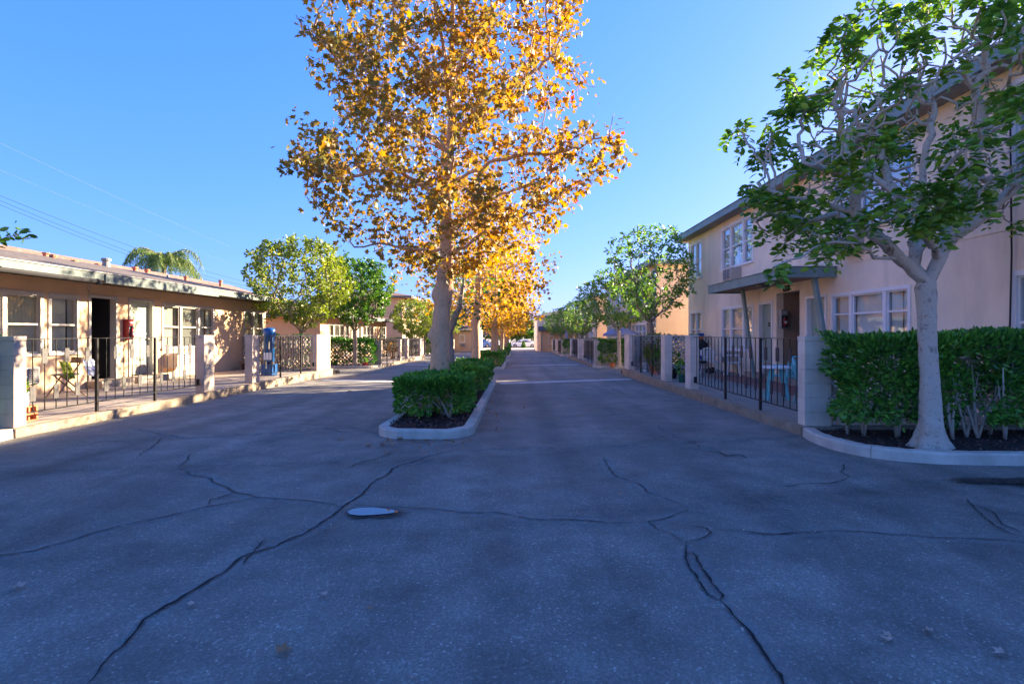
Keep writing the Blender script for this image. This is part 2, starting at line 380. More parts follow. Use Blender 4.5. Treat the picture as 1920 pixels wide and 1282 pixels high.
def strip(path, w, dz, seed, store=None):
    rr = random.Random(seed); L = len(path); sm = []
    for i, p in enumerate(path):
        a = path[max(0, i-1)]; b = path[min(L-1, i+1)]; d = math.hypot(b[0]-a[0], b[1]-a[1]) or 1
        n = (-(b[1]-a[1])/d, (b[0]-a[0])/d); tt = i/(L-1); tap = min(1, 5*tt+.25, 5*(1-tt)+.25)
        sm.append((p, n, tap))
    if store is None:
        prev = None
        for p, n, tap in sm:
            h = w*tap*rr.uniform(.35, 1.25)/2
            q = ((p[0]-n[0]*h, p[1]-n[1]*h, gz(p[1])+dz), (p[0]+n[0]*h, p[1]+n[1]*h, gz(p[1])+dz))
            if prev: core.quad(prev[0], q[0], q[1], prev[1])
            prev = q
    else:
        V, F, C = store; base = None
        for p, n, tap in sm:
            h = w*tap*rr.uniform(.75, 1.2)/2; k = len(V)
            for s_, c_ in ((-1, 0), (0, tap), (1, 0)):
                V.append((p[0]+n[0]*h*s_, p[1]+n[1]*h*s_, gz(p[1])+dz)); C.append(c_)
            if base is not None: F.append((base, k, k+1, base+1)); F.append((base+1, k+1, k+2, base+2))
            base = k
CR = [  # pixel polylines (photograph), core width, halo
 ([(140, 1330), (230, 1215), (270, 1165), (345, 1120), (420, 1075), (455, 1045), (520, 985+40), (575, 1000), (600, 985), (640, 955), (668, 935), (700, 905), (735, 880), (790, 860), (850, 845)], .026, 1),
 ([(455, 1060), (478, 1035), (500, 1010)], .014, 0),
 ([(-80, 1052), (60, 1035), (120, 1018), (180, 1000), (230, 985), (300, 972), (370, 955), (440, 942), (490, 934)], .022, 1),
 ([(335, 877), (355, 890), (400, 900), (440, 925), (490, 934), (560, 938), (610, 945), (645, 952)], .02, 1),
 ([(360, 850), (345, 868), (335, 877)], .014, 0),
 ([(440, 925), (395, 938), (392, 948)], .008, 0),
 ([(668, 948), (740, 952), (800, 955), (860, 962), (930, 962), (1000, 975), (1080, 976), (1150, 982), (1215, 978)], .018, 1),
 ([(1128, 855), (1140, 875), (1150, 890), (1190, 905), (1210, 922), (1260, 940), (1292, 957)], .016, 1),
 ([(1292, 957), (1262, 968), (1240, 975), (1215, 980), (1230, 992), (1262, 1004), (1285, 1018)], .017, 1),
 ([(1285, 1018), (1320, 1010), (1335, 1000), (1325, 992), (1290, 985)], .012, 0),
 ([(1285, 1018), (1290, 1060), (1310, 1090), (1330, 1118), (1352, 1130)], .018, 1),
 ([(1297, 1035), (1315, 1062), (1335, 1095), (1355, 1118), (1352, 1130)], .020, 1),
 ([(1352, 1130), (1375, 1155), (1400, 1180), (1425, 1215), (1445, 1245), (1462, 1268), (1485, 1330)], .026, 1),
 ([(1335, 994), (1400, 998), (1460, 1004), (1500, 1000), (1560, 996), (1640, 1000), (1740, 1008), (1830, 1012), (1990, 1024)], .016, 1),
 ([(1400, 998), (1430, 1003), (1470, 1002), (1500, 998)], .01, 0),
 ([(1595, 897), (1560, 906), (1510, 908), (1460, 915)], .009, 0),
 ([(1582, 870), (1578, 885), (1595, 897)], .008, 0),
 ([(1810, 935), (1830, 955), (1850, 975), (1890, 1000), (1915, 1008)], .014, 0),
 ([(1830, 948), (1862, 962), (1880, 985), (1915, 1000)], .008, 0),
 ([(850, 845), (920, 842), (1000, 840), (1060, 842), (1130, 838), (1250, 834), (1330, 828), (1440, 822), (1500, 818)], .014, 1),
 ([(1230, 798), (1262, 820), (1300, 828), (1310, 838), (1340, 850)], .010, 1),
 ([(1340, 845), (1352, 850), (1362, 856), (1385, 852), (1400, 860)], .03, 0),
 ([(240, 800), (300, 815), (345, 822), (420, 818), (520, 812), (640, 800), (720, 812)], .012, 1),
 ([(255, 860), (285, 838), (310, 820), (330, 826)], .012, 0),
 ([(600, 800), (640, 812), (680, 808), (715, 815)], .009, 0),
 ([(645, 880), (700, 862), (740, 850)], .006, 0), ([(140, 840), (200, 828), (260, 830)], .008, 0),
 ([(960, 780), (1020, 782), (1110, 778), (1200, 776)], .010, 1), ([(1000, 745), (1080, 748), (1150, 745)], .010, 1),
 ([(1130, 720), (1170, 740), (1260, 742)], .008, 0), ([(380, 770), (460, 762), (540, 764), (620, 752)], .010, 0),
]
for i, (pl, w, halo) in enumerate(CR):
    w = max(w, .016)
    path = jag([gp(*p) for p in pl], seed=i)
    strip(path, w*.62, .012, i)
    strip(path, w*2.4, .008, i+50, (tarV, tarF, tarC))
    if halo: strip(path, .22 if pl[0][1] > 850 else .3, .004, i+90, (palV, palF, palC))
def covmesh(name, V, F, C, m):
    o = npmesh(name, V, F, m); at = o.data.attributes.new('cov', 'FLOAT', 'POINT'); at.data.foreach_set('value', np.array(C, np.float32)); return tag(o, kind='structure')
core.build('asphalt_crack_lines', 'crackcore')['kind'] = 'structure'
scV, scF, scC = [], [], []
for i, (pl, w_) in enumerate([([(2.2, 2.0), (2.0, 6), (1.7, 12), (1.5, 20), (1.4, 32)], .9), ([(.6, 2.5), (.5, 8), (.4, 16), (.4, 28)], .5), ([(-3.4, 2.6), (-3.2, 7), (-3.6, 12), (-4., 20)], .8), ([(-5.2, 3.2), (-4.9, 8), (-4.8, 14)], .6), ([(-4, 3.4), (-1, 3.9), (2.5, 5), (5.5, 5.6), (8, 5.6)], .7), ([(-7, 5.6), (-3, 6.2), (.5, 6.4), (3.4, 8.5), (3.4, 14)], .6)]):
    pp_ = [(a_[0]+(b_[0]-a_[0])*u/12, a_[1]+(b_[1]-a_[1])*u/12) for a_, b_ in zip(pl, pl[1:]) for u in range(12)]
    for _ in range(30): pp_ = [pp_[0]]+[((pp_[q-1][0]+pp_[q+1][0])/2, (pp_[q-1][1]+pp_[q+1][1])/2) for q in range(1, len(pp_)-1)]+[pp_[-1]]
    strip(pp_, w_, .0022+.0003*i, 200+i, (scV, scF, scC))
MT['scuff'] = fadeband('tyre_scuff', (.09, .085, .08), .18)
covmesh('tyre_scuffs', scV, scF, scC, 'scuff')
covmesh('asphalt_crack_tar', tarV, tarF, tarC, 'crackdark'); covmesh('asphalt_crack_dust', palV, palF, palC, 'crackpale')
# blotches: damp patches, puddle rim
def blob(px, rx_, ry_, dz, V, F, C, seed, squeeze=.25):
    n = 40; k = len(V); V.append((px[0], px[1], gz(px[1])+dz)); C.append(1)
    for ring, cv in ((.72, 1), (1, 0)):
        for j in range(n):
            a = 2*math.pi*j/n; r = ring*(1+squeeze*noise.noise((math.cos(a)*1.7+seed, math.sin(a)*1.7, seed*.3))+(0 if seed == 2 else .3*noise.noise((math.cos(a)*4+seed, math.sin(a)*4, 1))))
            x = px[0]+rx_*1.1*r*math.cos(a); y = px[1]+ry_*r*math.sin(a); V.append((x, y, gz(y)+dz)); C.append(cv)
    for j in range(n):
        j2 = (j+1) % n; F.append((k, k+1+j, k+1+j2, k+1+j2)); F.append((k+1+j, k+1+n+j, k+1+n+j2, k+1+j2))
V, F, C = [], [], []
for (p, rx_, ry_, s_) in [((4.95, 5.45), .75, .15, 1), ((5.9, 5.25), 1.1, .30, 5), ((-1.13, 4.49), .27, .15, 2)]:
    blob(p, rx_, ry_, .0155 + .001*s_*.3, V, F, C, s_)
Fq = [f for f in F]
b = MB(); b.v = V; b.f = [tuple(dict.fromkeys(f)) for f in F]
o = b.build('damp_stains', 'damp'); at = o.data.attributes.new('cov', 'FLOAT', 'POINT'); at.data.foreach_set('value', np.array(C, np.float32)); o['kind'] = 'structure'
b = MB(); pts = []
for (dx, dy) in [(-.30, .0), (-.27, .05), (-.18, .085), (-.05, .09), (.08, .07), (.2, .045), (.3, .01), (.29, -.02), (.18, -.05), (.03, -.075), (-.12, -.085), (-.24, -.06)]:
    pts.append((-1.15+dx*.68, 4.5+dy*1.15, .022))
b.poly(pts[::-1]); o = b.build('puddle', 'water'); tag(o, 'small puddle mirroring the blue sky beside a long crack in the asphalt', 'puddle')

# ------------------------------------------------------------------ facades
class Face:
    def __init__(s, o, u, n): s.o = Vector(o); s.u = Vector(u); s.n = Vector(n)
    def P(s, u, v, d=0): return s.o + s.u*u + s.n*d + Vector((0, 0, v))
    def box(s, b, u0, u1, v0, v1, d0, d1):
        b.hexa([s.P(u0, v0, d0), s.P(u1, v0, d0), s.P(u1, v0, d1), s.P(u0, v0, d1), s.P(u0, v1, d0), s.P(u1, v1, d0), s.P(u1, v1, d1), s.P(u0, v1, d1)])
    def wall(s, b, u0, u1, v0, v1, holes, t=.2):
        us = sorted({u0, u1, *[h[0] for h in holes], *[h[1] for h in holes]}); vs = sorted({v0, v1, *[h[2] for h in holes], *[h[3] for h in holes]})
        us = [x for x in us if u0 <= x <= u1]; vs = [x for x in vs if v0 <= x <= v1]
        for i in range(len(us)-1):
            for j in range(len(vs)-1):
                cu = (us[i]+us[i+1])/2; cv = (vs[j]+vs[j+1])/2
                if any(h[0] < cu < h[1] and h[2] < cv < h[3] for h in holes): continue
                for d in (0, -t): b.quad(s.P(us[i], vs[j], d), s.P(us[i+1], vs[j], d), s.P(us[i+1], vs[j+1], d), s.P(us[i], vs[j+1], d))
        for (a, c, e, f) in holes:
            for (p, q) in (((a, e), (c, e)), ((c, e), (c, f)), ((c, f), (a, f)), ((a, f), (a, e))):
                b.quad(s.P(*p, 0), s.P(*q, 0), s.P(*q, -t), s.P(*p, -t))
def window(F, par, u0, u1, v0, v1, mull=(), glass='glass', blinds=True, seed=0, label=None, casing=.07, rails=(.5,), wm='white', bm='blind'):
    """casing proud of the wall; one sash per light; panes; vertical blind behind"""
    fr = MB(); c = casing
    F.box(fr, u0-c, u1+c, v1-.004, v1+c, -.05, .025); F.box(fr, u0-c, u0+.004, v0, v1-.004, -.05, .022); F.box(fr, u1-.004, u1+c, v0, v1-.004, -.05, .022)
    F.box(fr, u0-c-.03, u1+c+.03, v0-.06, v0, -.05, .055)
    for mu in mull: F.box(fr, mu-.05, mu+.05, v0, v1, -.05, .015)
    w = fr.build('window', wm, par)
    if label: w['label'] = label
    edges = [u0] + [x for mu in mull for x in (mu-.05, mu+.05)] + [u1]
    sa = MB(); pa = MB(); bl = MB(); rr = random.Random(seed)
    for i in range(0, len(edges), 2):
        a, e = edges[i], edges[i+1]; t = .035
        F.box(sa, a, a+t, v0, v1, -.07, -.02); F.box(sa, e-t, e, v0, v1, -.07, -.02)
        F.box(sa, a+t, e-t, v0, v0+t, -.07, -.02); F.box(sa, a+t, e-t, v1-t, v1, -.07, -.02)
        for r_ in rails: zz = v0 + (v1-v0)*r_; F.box(sa, a+t, e-t, zz-.02, zz+.02, -.065, -.015)
        pa.quad(F.P(a+t, v0+t, -.045), F.P(e-t, v0+t, -.045), F.P(e-t, v1-t, -.045), F.P(a+t, v1-t, -.045))
        if blinds:
            n = max(3, int((e-a)/.085)); st = (e-a)/n; ang = rr.uniform(.5, 1.1) if blinds is True else blinds
            for k in range(n):
                if rr.random() < .1: continue
                um = a + st*(k+.5); h = .042; du = h*math.cos(ang); dd = h*math.sin(ang)
                bl.quad(F.P(um-du, v0+.02, -.13-dd), F.P(um+du, v0+.02, -.13+dd), F.P(um+du, v1, -.13+dd), F.P(um-du, v1, -.13-dd))
    sa.build('sash', wm, w); pa.build('pane', glass, w)
    if blinds: bl.build('blind', bm, w)
    return w
def door(F, par, u0, u1, v0, v1, m='door', knob=1, open_=False, label=None, hinge=1, rec=.1, wm='white'):
    fr = MB(); c = .06
    F.box(fr, u0-c, u0+.006, v0, v1-.006, -.14, .03); F.box(fr, u1-.006, u1+c, v0, v1-.006, -.14, .03); F.box(fr, u0-c, u1+c, v1-.006, v1+c, -.14, .033)
    df = fr.build('door_frame', wm, par)
    if not open_:
        d = MB(); F.box(d, u0+.008, u1-.008, v0+.03, v1-.009, -rec-.045, -rec)
        dd = d.build('door', m, par)
        if label: dd['label'] = label
        kb = MB(); uk = (u0+.08) if knob < 0 else (u1-.08)
        p0 = F.P(uk, v0+1.0, -rec); p1 = F.P(uk, v0+1.0, -rec+.06); kb.tube([p0, p1, F.P(uk, v0+1., -rec+.085)], [.012, .03, .022], 8); 
        kb.build('handle', 'chrome', dd); kb = MB(); kb.tube([F.P(uk, v0+1.14, -rec), F.P(uk, v0+1.14, -rec+.02)], .026, 8); kb.build('deadbolt', 'chrome', dd)
        kp = MB(); F.box(kp, u0+.02, u1-.02, v0+.05, v0+.3, -rec, -rec+.004); kp.build('kick_plate', 'drip', dd)
        return dd
    d = MB()   # leaf swung inwards
    uh = u1-.004 if hinge > 0 else u0+.004
    F.box(d, uh-.04 if hinge > 0 else uh, uh if hinge > 0 else uh+.04, v0+.03, v1-.005, -.95, -.13)
    dd = d.build('door', m, par); dd['label'] = label or 'open door'
    return dd
def aircon(F, par, u0, u1, v0, v1, dep=.4):
    b = MB(); F.box(b, u0, u1, v0, v1, -.05, dep); a = b.build('air_conditioner', 'ac', par, bevel=.008)
    g_ = MB(); um = u0+(u1-u0)*.12; ue = u1-(u1-u0)*.06; n = 7
    for k in range(n+1):
        vv = v0+.04+(v1-v0-.08)*k/n; F.box(g_, um, ue, vv-.006, vv+.006, dep+.002, dep+.014)
    for uu in (um, (um+ue)/2, ue): F.box(g_, uu-.006, uu+.006, v0+.03, v1-.03, dep+.001, dep+.016)
    dk = MB(); F.box(dk, um, ue, v0+.04, v1-.04, dep, dep+.001); g_.build('grille', 'acg', a); dk.build('intake', 'curtain', a)
    br = MB(); F.box(br, u0-.02, u1+.02, v0-.03, v0-.001, 0, dep*.9); br.build('shelf', 'ac', a)
    return a
def text(s, F, u, v, d, size, m, parent, name='lettering'):
    cu = bpy.data.curves.new('t', 'FONT'); cu.body = s; cu.size = size; cu.extrude = .002; cu.align_x = 'CENTER'; cu.align_y = 'CENTER'
    to = bpy.data.objects.new('t', cu); me = bpy.data.meshes.new_from_object(to)
    right = F.u.copy()
    if right.cross(Vector((0, 0, 1))).dot(F.n) < 0: right = -right
    for vt in me.vertices:
        x, y, z = vt.co; vt.co = F.P(u, v, d) + right*x + Vector((0, 0, y)) + F.n*z
    o = link(name, me, m, parent); bpy.data.objects.remove(to); return o

ORD = ['nearest', 'middle', 'farthest']
PER = 21.4; DZ = [0, -.33, -.62]
def right_building(k):
    D = k*PER; dz = DZ[k]
    t = thing('apartment_building', ['large two storey beige apartment block with green porch canopy, nearest on the right',
        'second two storey apartment block on the right, its near end wall glowing orange', 'third beige two storey apartment block on the right, small behind trees'][k],
        'building', (7.4, 8.1+D, dz), 'apartment blocks along the drive')
    F = Face((7.4, D, dz), (0, 1, 0), (-1, 0, 0)); y0, y1 = (7.2 if k == 0 else 8.1), 24.0; top = 5.40
    holes = []; W = []
    for (a, b_, mu, up) in [(22.3, 23.6, (22.95,), 1), (17.5, 20.05, (18.2, 19.28), 1), (10.45, 12.95, (11.3, 12.05), 1), (8.2-.75*(k == 0), 8.9-.63*(k == 0), (), 1),
                            (22.3, 23.6, (22.95,), 0), (17.5, 20.05, (18.2, 19.28), 0), (10.55, 13.05, (11.23, 12.37), 0), (8.2-.75*(k == 0), 8.9-.63*(k == 0), (), 0)]:
        z0, z1 = (3.72, 5.12) if up else (.92, 2.30)
        holes.append((a, b_, z0, z1)); W.append((a, b_, mu, z0, z1, up))
    d1 = (16.17, 16.98, .27, 2.32); d2 = (13.37, 14.2, .27, 2.33); rc = (14.6, 15.9, .27, 2.58); holes += [d1, d2, rc]
    b = MB(); F.wall(b, y0, y1, -.2, top, holes)
    dep = 9.
    for yy, s_ in ((y0, -1), (y1, 1)):
        E = Face((7.4, yy+D, dz), (1, 0, 0), (0, s_, 0)); E.wall(b, 0, dep, -.2, top, [], .18)
    K = Face((7.4+dep, D, dz), (0, 1, 0), (1, 0, 0)); K.wall(b, y0, y1, -.2, top, [], .2)
    b.build('wall', ['stucco', 'stucco2', 'stucco2'][k], t)
    # recess lining
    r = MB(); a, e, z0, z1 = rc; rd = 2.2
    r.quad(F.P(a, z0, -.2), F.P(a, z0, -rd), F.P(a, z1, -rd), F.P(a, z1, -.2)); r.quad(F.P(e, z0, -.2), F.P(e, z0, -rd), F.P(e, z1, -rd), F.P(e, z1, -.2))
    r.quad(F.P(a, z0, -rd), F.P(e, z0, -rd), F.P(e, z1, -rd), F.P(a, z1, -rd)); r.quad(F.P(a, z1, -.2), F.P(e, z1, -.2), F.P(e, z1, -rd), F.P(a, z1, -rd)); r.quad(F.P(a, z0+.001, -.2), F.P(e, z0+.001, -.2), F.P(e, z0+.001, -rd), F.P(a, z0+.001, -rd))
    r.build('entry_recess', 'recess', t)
    bt = MB(); F.box(bt, y0, y1, 3.0, 3.02, 0, .012)
    for yy, s_ in ((y0, -1), (y1, 1)):
        E = Face((7.4, yy+D, dz), (1, 0, 0), (0, s_, 0)); E.box(bt, .02, dep, 3.0, 3.02, 0, .012)
    bt.build('belt_course', 'stucco', t)
    # roof and fascia
    rf = MB(); x0r, x1r = 6.95, 7.4+dep+.45; ya, yb = y0-.5+D, y1+.5+D
    rf.box(x0r+.03, x1r-.03, ya+.03, yb-.03, top+dz, top+.06+dz)
    cx = (x0r+x1r)/2
    rf.quad((x0r+.02, ya+.02, top+.17+dz), (cx, ya+.02, top+.27+dz), (cx, yb-.02, top+.27+dz), (x0r+.02, yb-.02, top+.17+dz)); rf.quad((cx, ya+.02, top+.27+dz), (x1r-.02, ya+.02, top+.17+dz), (x1r-.02, yb-.02, top+.17+dz), (cx, yb-.02, top+.27+dz))
    rf.quad((x0r+.02, ya+.02, top+.03+dz), (x1r-.02, ya+.02, top+.03+dz), (cx, ya+.02, top+.27+dz), (cx, ya+.02, top+.27+dz)) if False else None
    rf.poly([(x0r+.02, ya+.02, top+dz), (x1r-.02, ya+.02, top+dz), (x1r-.02, ya+.02, top+.17+dz), (cx, ya+.02, top+.27+dz), (x0r+.02, ya+.02, top+.17+dz)])
    rf.poly([(x0r+.02, yb-.02, top+dz), (x1r-.02, yb-.02, top+dz), (x1r-.02, yb-.02, top+.17+dz), (cx, yb-.02, top+.27+dz), (x0r+.02, yb-.02, top+.17+dz)])
    rfo = rf.build('roof', 'gravel', t)
    fa = MB(); fa.box(x0r-.02, x0r+.015, ya, yb, top-.02+dz, top+.19+dz); fa.box(x1r-.015, x1r+.02, ya, yb, top-.02+dz, top+.19+dz)
    for yy in (ya-.02, yb-.015):
        fa.hexa([(x0r+.016, yy, top-.02+dz), (cx, yy, top+.08+dz), (cx, yy+.035, top+.08+dz), (x0r+.016, yy+.035, top-.02+dz), (x0r+.016, yy, top+.19+dz), (cx, yy, top+.29+dz), (cx, yy+.035, top+.29+dz), (x0r+.016, yy+.035, top+.19+dz)])
        fa.hexa([(cx, yy, top+.08+dz), (x1r-.016, yy, top-.02+dz), (x1r-.016, yy+.035, top-.02+dz), (cx, yy+.035, top+.08+dz), (cx, yy, top+.29+dz), (x1r-.016, yy, top+.19+dz), (x1r-.016, yy+.035, top+.19+dz), (cx, yy+.035, top+.29+dz)])
    fa.build('fascia', 'fascia', t)
    dr = MB(); dr.box(x0r-.045, x0r+.02, ya-.03, yb+.03, top+.192+dz, top+.215+dz); dr.build('drip_edge', 'fascia', t)
    for i, (a, b_, mu, z0, z1, up) in enumerate(W):
        window(F, t, a, b_, z0, z1, mu, 'glass2' if up else 'glass', True if not up else .2, seed=i+k*20, rails=(.5,) if i != 6 else (.36, .7))
    door(F, t, *d1, m='door', knob=1); door(F, t, *d2, m='door', knob=1)
    if k == 0:
        pq = MB(); F.box(pq, 16.52, 16.62, 1.66, 1.78, -.099, -.09); po = pq.build('door_number', 'dark', t); text('23', F, 16.57, 1.72, -.088, .09, 'drip', po)
    aircon(F, t, 18.35, 19.0, .47, .87); aircon(F, t, 18.35, 19.1, 3.22, 3.62, .34); aircon(F, t, 11.9, 12.55, 3.22, 3.62, .34)
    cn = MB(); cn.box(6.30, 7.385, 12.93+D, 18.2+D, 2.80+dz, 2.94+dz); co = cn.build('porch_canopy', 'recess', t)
    cf = MB(); cf.box(6.26, 6.298, 12.9+D, 18.23+D, 2.74+dz, 2.98+dz); cf.box(6.30, 7.38, 12.89+D, 12.928+D, 2.74+dz, 2.98+dz); cf.box(6.30, 7.38, 18.202+D, 18.24+D, 2.74+dz, 2.98+dz)
    cf.box(6.24, 7.385, 12.87+D, 18.25+D, 2.985+dz, 3.0-.002+dz); cf.build('canopy_fascia', 'fascia', co)
    for ytop in (17.2, 13.1):
        p = MB(); w0, w1 = .085, .05; x0_, x1_ = 6.93, 7.0; yb_ = ytop-.85
        p.hexa([(x0_, yb_-w1+D, .13+dz), (x1_, yb_-w1+D, .13+dz), (x1_, yb_+w1+D, .13+dz), (x0_, yb_+w1+D, .13+dz), (x0_, ytop-w0+D, 2.799+dz), (x1_, ytop-w0+D, 2.799+dz), (x1_, ytop+w0+D, 2.799+dz), (x0_, ytop+w0+D, 2.799+dz)])
        p.build('slanted_post', 'fascia', t)
    l = MB(); l.lathe([(.17, 0), (.19, -.03), (.15, -.075), (.05, -.09)][::-1], 6.85, 15.6+D, 20, 2.797+dz); l.build('porch_light', 'drip', t, True)
    st = MB(); F.box(st, 16.0, 17.15, .131, .28, 0, .42); F.box(st, 13.2, 14.35, .131, .28, 0, .42); F.box(st, 14.5, 15.95, .131, .272, 0, .3); st.build('door_step', 'concrete', t)
    pp = MB(); pp.tube([F.P(8.32, .1, .05), F.P(8.34, 1.2, .05), F.P(8.30, 2.6, .05), F.P(8.32, 5.3, .06)], .013, 6); pp.build('conduit', 'iron', t)
    if k == 0:
        sg = thing('house_number_sign', 'small black plaque with pale digits above the dark entry recess', 'sign', F.P(15.3, 2.68, .0))
        q = MB(); F.box(q, 15.1, 15.48, 2.60, 2.76, .001, .02); pl = q.build('plaque', 'dark', sg, bevel=.01); text('823', F, 15.29, 2.68, .022, .14, 'drip', sg, 'digits')
        lamp = thing('wall_light', 'copper shaded barn light on a long arm beside the upper corner of the block', 'lamp', (7.6, 24.0, 3.4))
        q = MB(); q.tube([(7.5, 24.0, 3.5), (7.5, 24.5, 3.55), (7.45, 25.2, 3.52), (7.4, 25.4, 3.42)], .015, 6); q.build('arm', 'metal', lamp)
        q = MB(); q.lathe([(.26, 0), (.24, .03), (.1, .1), (.04, .14)], 7.4, 25.4, 16, 3.28); q.build('lamp_shade', 'copper', lamp, True)
    return t
for k in range(3): right_building(k)

def ext_cabinet(F, u, v0, v1, w, dep, label, red, s=1):
    t = thing('extinguisher_cabinet', label, 'fire extinguisher box', F.P(u, v0, 0), 'fire extinguisher boxes by the doors')
    b = MB(); F.box(b, u-w/2, u+w/2, v0, v1, .001, dep); b.build('case', 'red' if red else 'metal', t, bevel=.006)
    d = MB(); F.box(d, u-w/2+.015, u+w/2-.015, v0+.02, v1-.17, dep+.001, dep+.006); d.build('window_panel', 'carglass', t)
    e = MB(); h = v1-v0; c = F.P(u, v0+.05, dep+.022)
    e.tube([c, F.P(u, v0+.05+h*.42, dep+.022), F.P(u, v0+.05+h*.5, dep+.022)], [.045, .045, .015], 10); e.build('extinguisher', 'red', t, True)
    n = MB(); n.tube([F.P(u, v0+.05+h*.5, dep+.022), F.P(u, v0+.05+h*.6, dep+.022)], [.02, .022], 8); n.tube([F.P(u, v0+.05+h*.57, dep+.03), F.P(u+.05, v0+.05+h*.45, dep+.03), F.P(u+.052, v0+.05+h*.2, dep+.03)], .008, 6); n.build('hose', 'iron', t)
    lb = MB(); F.box(lb, u-.035, u+.035, v0+.05+h*.15, v0+.05+h*.28, dep+.066, dep+.07); lb.build('tank_label', 'plastic', t)
    text('FIRE', F, u, v1-.09, dep+.004, .075, 'plastic', t)
    return t
ext_cabinet(Face((7.4, 15.9, 0), (1, 0, 0), (0, -1, 0)), .14, 1.60, 2.12, .19, .2, 'dark framed extinguisher box inside the entry recess under the number plaque', False)

def left_building(k):
    D = k*PER; dz = DZ[k]; two = k == 2
    t = thing('apartment_building', ['long low tan bungalow block with open dark doorway, nearest on the left', 'second bungalow block on the left with red roof behind green trees',
        'two storey tan block far on the left behind the small trees'][k], 'building', (-10.3, 8.1+D, dz), 'apartment blocks along the drive')
    F = Face((-10.3, D, dz), (0, 1, 0), (1, 0, 0)); y0, y1 = 8.1, 23.06; top = 2.66 if not two else 5.3
    W = [(9.4, 10.2, ()), (10.42, 12.12, (11.28,)), (12.4, 13.13, ()), (16.35, 19.04, (17.22, 18.19)), (21.25, 22.75, (22.0,))]
    holes = [(a, b, 1.02, 2.27) for a, b, _ in W]; d1 = (13.55, 14.4, .3, 2.33); d2 = (14.95, 15.85, .3, 2.33); holes += [d1, d2]
    if two: holes += [(a, b, 3.7, 5.0) for a, b, _ in W]
    b = MB(); F.wall(b, y0, y1, -.2, top, holes); dep = 8.4
    for yy, s_ in ((y0, -1), (y1, 1)): Face((-10.3, yy+D, dz), (-1, 0, 0), (0, s_, 0)).wall(b, 0, dep, -.2, top, [], .18)
    Face((-10.3-dep, D, dz), (0, 1, 0), (-1, 0, 0)).wall(b, y0, y1, -.2, top, [], .2)
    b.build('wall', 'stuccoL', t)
    # hipped roof with eaves
    x0r, x1r, ya, yb = -9.36, -17.7, 7.5+D, 23.65+D; ze = top+.06+dz; xr = (x0r+x1r)/2; zr = ze+.95; hp = 3.6
    rf = MB(); A, B, Cc, Dd = (x0r, ya, ze+.1), (x0r, yb, ze+.1), (x1r, yb, ze+.1), (x1r, ya, ze+.1); r0, r1 = (xr, ya+hp, zr), (xr, yb-hp, zr)
    rf.quad(A, B, r1, r0); rf.quad(Cc, Dd, r0, r1); rf.poly([B, Cc, r1]); rf.poly([Dd, A, r0]); rf.box(x1r, x0r-.03, ya+.03, yb-.03, ze-.05, ze-.02)
    rf.build('roof', 'shingle' if k == 0 else 'redshingle', t)
    fa = MB(); fa.box(x0r-.03, x0r, ya, yb, ze-.07, ze+.09); fa.box(x1r, x1r+.03, ya, yb, ze-.07, ze+.09)
    fa.box(x1r+.031, x0r-.031, ya, ya+.03, ze-.07, ze+.09); fa.box(x1r+.031, x0r-.031, yb-.03, yb, ze-.07, ze+.09)
    if not two: fa.box(x0r+.001, x0r+.03, 12.75+D, 17.6+D, ze-.12, ze+.075)
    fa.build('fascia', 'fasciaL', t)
    dr = MB(); dr.box(x0r-.02, x0r+.025, ya-.02, yb+.02, ze+.092, ze+.115); dr.build('drip_edge', 'drip', t)
    if k == 0:
        sh = MB(); sh.tube([(x0r+.0, 7.7, ze-.11), (x0r, 12.5, ze-.11)], .05, 8); sh.tube([(x0r, 12.5, ze-.11), (x0r, 12.62, ze-.14)], [.07, .05], 8); sh.build('rolled_shade', 'black', t)
        ca = MB(); ca.tube([(x0r, 12.3, ze-.16), (x0r, 12.32, ze-.28), (x0r, 12.28, ze-.36), (x0r, 12.25, ze-.28), (x0r, 12.3, ze-.16)], .006, 5); ca.build('cord', 'iron', t)
    for i, (a, e, mu) in enumerate(W):
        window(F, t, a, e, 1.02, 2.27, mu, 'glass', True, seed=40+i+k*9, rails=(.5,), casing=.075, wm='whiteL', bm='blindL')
        if two: window(F, t, a, e, 3.7, 5.0, mu, 'glass', True, seed=70+i)
    if k == 0:
        door(F, t, *d1, m='dark', open_=True, label='dark door standing open into an unlit room', hinge=1, wm='whiteL')
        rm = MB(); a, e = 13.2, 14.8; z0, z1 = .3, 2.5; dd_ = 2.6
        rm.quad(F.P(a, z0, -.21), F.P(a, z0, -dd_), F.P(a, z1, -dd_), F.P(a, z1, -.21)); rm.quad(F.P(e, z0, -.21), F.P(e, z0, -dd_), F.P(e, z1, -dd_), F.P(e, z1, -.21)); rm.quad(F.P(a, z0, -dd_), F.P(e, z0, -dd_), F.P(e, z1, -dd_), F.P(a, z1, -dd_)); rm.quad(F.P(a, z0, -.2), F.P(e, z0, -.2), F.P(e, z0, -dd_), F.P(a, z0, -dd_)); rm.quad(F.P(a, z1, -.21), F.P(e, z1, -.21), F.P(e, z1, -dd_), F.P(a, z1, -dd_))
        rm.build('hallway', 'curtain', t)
    else: door(F, t, *d1, m='doorL', wm='whiteL')
    door(F, t, *d2, m='doorL', knob=1, wm='whiteL')
    aircon(F, t, 11.0, 11.7, .40, .76, .36); aircon(F, t, 16.4, 17.1, .47, .87, .4)
    st = MB(); F.box(st, 13.4, 14.55, .131, .3, 0, .4); F.box(st, 14.8, 16.0, .131, .3, 0, .4); st.build('door_step', 'concrete', t)
